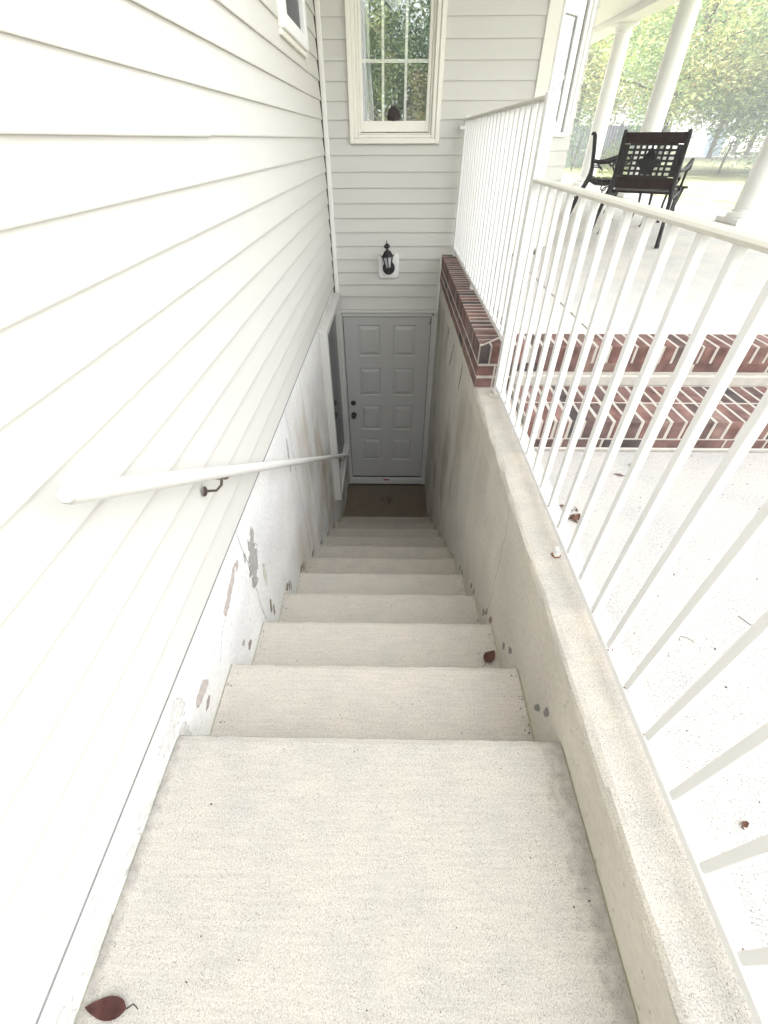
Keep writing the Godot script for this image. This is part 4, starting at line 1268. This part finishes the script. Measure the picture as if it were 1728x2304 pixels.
func tree(called: String, label: String, at: Vector3, h: float, rad: float, low: float, many: int, per: int, size: float, cols: Array, sd: int, lean := 0.0) -> void:
	var g := RandomNumberGenerator.new(); g.seed = sd
	var o := thing(called, label, "tree", at, "trees beyond the porch")
	var b := Mb.new()
	var tr := h * 0.010 + 0.04
	var topp := Vector3(lean, h * 0.62, 0)
	b.tube([Vector3(0, -0.2, 0), Vector3(0.0, 0.15, 0), Vector3(lean * 0.25, h * 0.2, 0.1), Vector3(lean * 0.6, h * 0.4, 0), topp], [tr * 1.8, tr * 1.2, tr, tr * 0.75, tr * 0.4], 9)
	var tips := []
	for k in 9:
		var a := TAU * k / 9.0 + g.randf()
		var s := Vector3(0, 0, 0).lerp(topp, g.randf_range(0.35, 0.95))
		var e := s + Vector3(cos(a) * rad * g.randf_range(0.4, 0.8), h * g.randf_range(0.08, 0.3), sin(a) * rad * g.randf_range(0.4, 0.8))
		b.tube([s, s.lerp(e, 0.5) + Vector3(0, 0.2, 0), e], [tr * 0.45, tr * 0.28, tr * 0.1], 6)
		tips.append(e)
	part("trunk", b, M.bark, o)
	b = Mb.new()
	for k in many:
		var d := Vector3(g.randfn(), g.randfn() - 0.5, g.randfn()).normalized() * pow(g.randf(), 0.33)
		var c := Vector3(lean * 0.7, (h + low) / 2.0, 0) + d * Vector3(rad, (h - low) / 2.0, rad) * g.randf_range(0.8, 1.08)
		leaves(b, c, Vector3(1, 0.8, 1) * size * g.randf_range(0.7, 1.4), per, cols, g)
	part("crown", b, M.leaf, o)

func shrub(label: String, at: Vector3, h: float, rad: float, n: int, size: float, cols: Array, sd: int, cone: float, group := "shrubs past the porch") -> void:
	var g := RandomNumberGenerator.new(); g.seed = sd
	var o := thing("shrub", label, "shrub", at, group)
	var b := Mb.new()
	for k in 4:
		b.tube([Vector3(g.randf_range(-0.05, 0.05), -0.1, g.randf_range(-0.05, 0.05)), Vector3(g.randf_range(-0.3, 0.3) * rad, h * 0.6, g.randf_range(-0.3, 0.3) * rad)], [0.03, 0.01], 5)
	part("stem", b, M.bark, o)
	b = Mb.new()
	for k in n:
		var y := g.randf()
		var r := rad * (lerpf(1.0, 1.0 - y, cone)) * sqrt(g.randf())
		var a := g.randf() * TAU
		leaves(b, Vector3(cos(a) * r, 0.05 + y * h, sin(a) * r), Vector3.ONE * size * g.randf_range(0.7, 1.3), 40, cols, g)
	part("foliage", b, M.leaf, o)

func garden() -> void:
	var yellow := [Color(0.50, 0.47, 0.22), Color(0.37, 0.42, 0.19), Color(0.26, 0.36, 0.17), Color(0.50, 0.44, 0.22), Color(0.19, 0.29, 0.14), Color(0.30, 0.38, 0.18)]
	var mixed := [Color(0.26, 0.34, 0.16), Color(0.12, 0.20, 0.11), Color(0.38, 0.43, 0.22), Color(0.17, 0.27, 0.15), Color(0.15, 0.24, 0.13), Color(0.10, 0.18, 0.10)]
	var green := [Color(0.09, 0.15, 0.08), Color(0.13, 0.21, 0.11), Color(0.20, 0.27, 0.13), Color(0.06, 0.11, 0.06)]
	var blue := [Color(0.12, 0.22, 0.15), Color(0.17, 0.28, 0.18), Color(0.22, 0.32, 0.17)]
	tree("maple_tree", "big yellow green tree whose crown hangs low past the right hand column", Vector3(19.5, -0.1, -27.5), 11, 6.4, 0.5, 700, 90, 0.75, mixed, 301, -1.2)
	tree("maple_tree", "yellow leaved tree between the two far columns", Vector3(12.4, -0.1, -27.0), 11, 5.2, 1.6, 420, 90, 0.75, yellow, 302, 1.0)
	tree("shade_tree", "dark green tree at the right edge with a bare leaning trunk", Vector3(24.0, -0.1, -29.0), 10, 5.4, 0.4, 500, 90, 0.8, green, 303, -1.5)
	tree("shade_tree", "pale green tree furthest left beyond the porch corner", Vector3(11.5, -0.1, -36.5), 12, 5.5, 2.0, 330, 90, 0.95, yellow, 304)
	tree("shade_tree", "green tree with a straight dark trunk before the street", Vector3(27.5, -0.1, -48.6), 14, 6.5, 2.6, 300, 90, 1.2, mixed, 305)
	tree("shade_tree", "green tree with a forked trunk, right of the straight trunked one", Vector3(30.6, -0.1, -48.5), 13, 6, 2.8, 260, 90, 1.2, green, 306)
	tree("shade_tree", "tall yellowing tree far behind the fence", Vector3(18.0, -0.1, -50.0), 17, 9, 1.5, 420, 90, 1.4, yellow, 307)
	tree("shade_tree", "broad pale tree far off behind the street, right of the tall yellowing one", Vector3(40.0, -0.1, -66.0), 18, 11, 2.0, 400, 90, 1.8, mixed, 308)
	shrub("bluish green conical shrub on the lawn right of the chair", Vector3(15.5, -0.1, -26.1), 2.2, 0.75, 60, 0.26, blue, 311, 0.75)
	shrub("bluish green shrub on the lawn next to the nearest column", Vector3(15.6, -0.1, -23.5), 2.0, 0.9, 60, 0.28, blue, 312, 0.6)
	shrub("clipped yellow green hedge behind the porch edge", Vector3(5.45, -0.1, -13.2), 1.05, 0.8, 110, 0.20, [Color(0.34, 0.35, 0.13), Color(0.25, 0.29, 0.11)], 313, 0.15)
	shrub("reddish green bush below the porch edge by the armchairs", Vector3(5.35, -0.1, -11.9), 0.75, 0.6, 70, 0.18, [Color(0.30, 0.17, 0.11), Color(0.24, 0.24, 0.11), Color(0.14, 0.16, 0.08)], 314, 0.2)
	shrub("rounded grey green bush in front of the blue fence", Vector3(14.0, -0.1, -31.0), 2.8, 1.8, 110, 0.45, blue, 315, 0.3)
	shrub("low dark bush at the left end of the blue fence", Vector3(9.6, -0.1, -29.5), 2.4, 1.3, 80, 0.4, green, 316, 0.3)
	# what stands behind the viewer and shows in the tall window
	tree("garden_tree", "dense dark green tree behind the viewer, mirrored in the window", Vector3(1.6, -0.1, 16.0), 8.5, 3.8, 0.2, 420, 90, 0.7, mixed, 321)
	tree("garden_tree", "dark green tree behind the viewer left of the dense one", Vector3(-3.6, -0.1, 17.0), 9.0, 3.6, 0.2, 360, 90, 0.7, green, 322)
	tree("garden_tree", "dark green tree behind the viewer, far right of the dense one", Vector3(7.5, -0.1, 15.0), 7.5, 3.6, 0.3, 240, 90, 0.7, green, 325)
	shrub("broad dark hedge closing the garden behind the viewer", Vector3(0.5, -0.1, 21.5), 5.5, 5.5, 330, 0.9, green, 326, 0.0, "bushes behind the viewer")
	shrub("tall golden bush behind the viewer, mirrored in the window", Vector3(-0.75, -0.1, 12.0), 4.3, 0.95, 150, 0.28, yellow, 323, 0.35, "bushes behind the viewer")
	shrub("pinkish grass bush behind the viewer, mirrored in the window", Vector3(0.95, -0.1, 11.5), 3.0, 0.65, 110, 0.22, [Color(0.42, 0.31, 0.22), Color(0.36, 0.34, 0.18)], 324, 0.3, "bushes behind the viewer")
	# far things along the street
	var f := thing("fence", "blue grey board fence beyond the lawn", "fence", Vector3(8.0, -0.1, -33.5))
	for k in 48:
		var b := Mb.new()
		b.span(Vector3(0.17 * k, 0.05, 0), Vector3(0.17 * k + 0.155, 1.9 + 0.02 * sin(k * 2.3), 0.025))
		part("fence_board", b, M.fence, f)
	for k in 4:
		var b := Mb.new()
		b.span(Vector3(2.6 * k, 0.0, -0.1), Vector3(2.6 * k + 0.1, 2.0, -0.002))
		part("fence_post", b, M.fence, f)
	var s := thing("garden_shed", "small light blue shed behind the straight trunked tree", "shed", Vector3(31.2, -0.1, -55.5))
	var b := Mb.new()
	b.span(Vector3(-0.85, 0, -0.6), Vector3(0.85, 2.1, 0.6), 0.02)
	part("wall", b, M.blue, s)
	b = Mb.new()
	b.prism(PackedVector2Array([Vector2(-1.0, 2.1), Vector2(1.0, 2.1), Vector2(0, 2.6)]), Vector3(0, 0.004, -0.7), Vector3.RIGHT, Vector3.UP, Vector3.BACK * 1.4)
	part("roof", b, M.van, s)
	b = Mb.new()
	b.span(Vector3(-0.4, 0.05, 0.603), Vector3(0.4, 1.9, 0.63))
	part("door", b, M.blue, s)
	var v := thing("parked_van", "long white van parked across the street behind the trees", "van", Vector3(37.5, -0.09, -53.5))
	b = Mb.new()
	b.prism(PackedVector2Array([Vector2(-3.1, 0.35), Vector2(3.0, 0.35), Vector2(3.05, 1.0), Vector2(2.3, 1.25), Vector2(1.7, 2.15), Vector2(1.5, 2.25), Vector2(-3.0, 2.25), Vector2(-3.1, 2.1)]), Vector3(0, 0, -1.0), Vector3.RIGHT, Vector3.UP, Vector3.BACK * 2.0)
	part("body", b, M.van, v)
	for k in [[-2.8, -1.4], [-1.3, 0.1], [0.25, 1.6]]:
		b = Mb.new()
		b.span(Vector3(k[0], 1.3, 1.0), Vector3(k[1], 1.95, 1.012))
		part("window", b, M.dark_backing, v)
	for x in [-2.0, 2.0]:
		for z in [-0.95, 0.78]:
			b = Mb.new()
			b.lathe([Vector2(0, 0.0), Vector2(0.34, 0.0), Vector2(0.36, 0.05), Vector2(0.36, 0.18), Vector2(0.34, 0.23), Vector2(0, 0.23)], Vector3(x, 0.36, z), 16, Basis(Vector3.RIGHT, PI / 2))
			part("wheel", b, M.tyre, v)

const ROOF_Z := -2.5

func _ready() -> void:
	rng.seed = 7
	# camera
	var cam := Camera3D.new()
	cam.name = "camera"
	add_child(cam)
	var pitch := deg_to_rad(41.3874); var yaw := deg_to_rad(1.0936); var roll := deg_to_rad(-0.2095)
	var fwd := Vector3(-sin(yaw) * cos(pitch), -sin(pitch), -cos(yaw) * cos(pitch))
	var right := Vector3(cos(yaw), 0, -sin(yaw))
	var up := right.cross(fwd)
	cam.transform = Transform3D(Basis(right * cos(roll) + up * sin(roll), up * cos(roll) - right * sin(roll), -fwd), Vector3(0, 1.222, 0))
	cam.fov = 100.917
	cam.near = 0.02
	cam.far = 400.0
	cam.current = true
	# sky, sun, exposure
	var env := Environment.new()
	env.background_mode = Environment.BG_SKY
	var sky := Sky.new()
	var sm := ProceduralSkyMaterial.new()
	sm.sky_top_color = Color(0.90, 0.915, 0.94)
	sm.sky_horizon_color = Color(0.96, 0.965, 0.97)
	sm.sky_curve = 0.2
	sm.ground_bottom_color = Color(0.5, 0.52, 0.42)
	sm.ground_horizon_color = Color(0.8, 0.82, 0.78)
	sky.sky_material = sm
	env.sky = sky
	env.tonemap_mode = Environment.TONE_MAPPER_LINEAR
	env.tonemap_exposure = 6.1
	env.fog_enabled = true
	env.fog_density = 0.0075
	env.fog_light_color = Color(0.97, 0.97, 0.97)
	env.sdfgi_enabled = true
	env.ssao_enabled = true
	env.ssil_enabled = true
	var we := WorldEnvironment.new()
	we.name = "environment"
	we.environment = env
	add_child(we)
	var sun := DirectionalLight3D.new()
	sun.name = "sun"
	sun.light_energy = 1.3
	sun.light_color = Color(1.0, 0.975, 0.94)
	sun.light_angular_distance = 0.6
	sun.shadow_enabled = true
	add_child(sun)
	sun.look_at_from_position(Vector3(-5.0, 8.0, -3.0), Vector3.ZERO)
	materials()
	ground()
	house()
	stairs()
	walls()
	bricks()
	railings()
	handrail()
	lantern()
	porch_things()
	debris()
	garden()
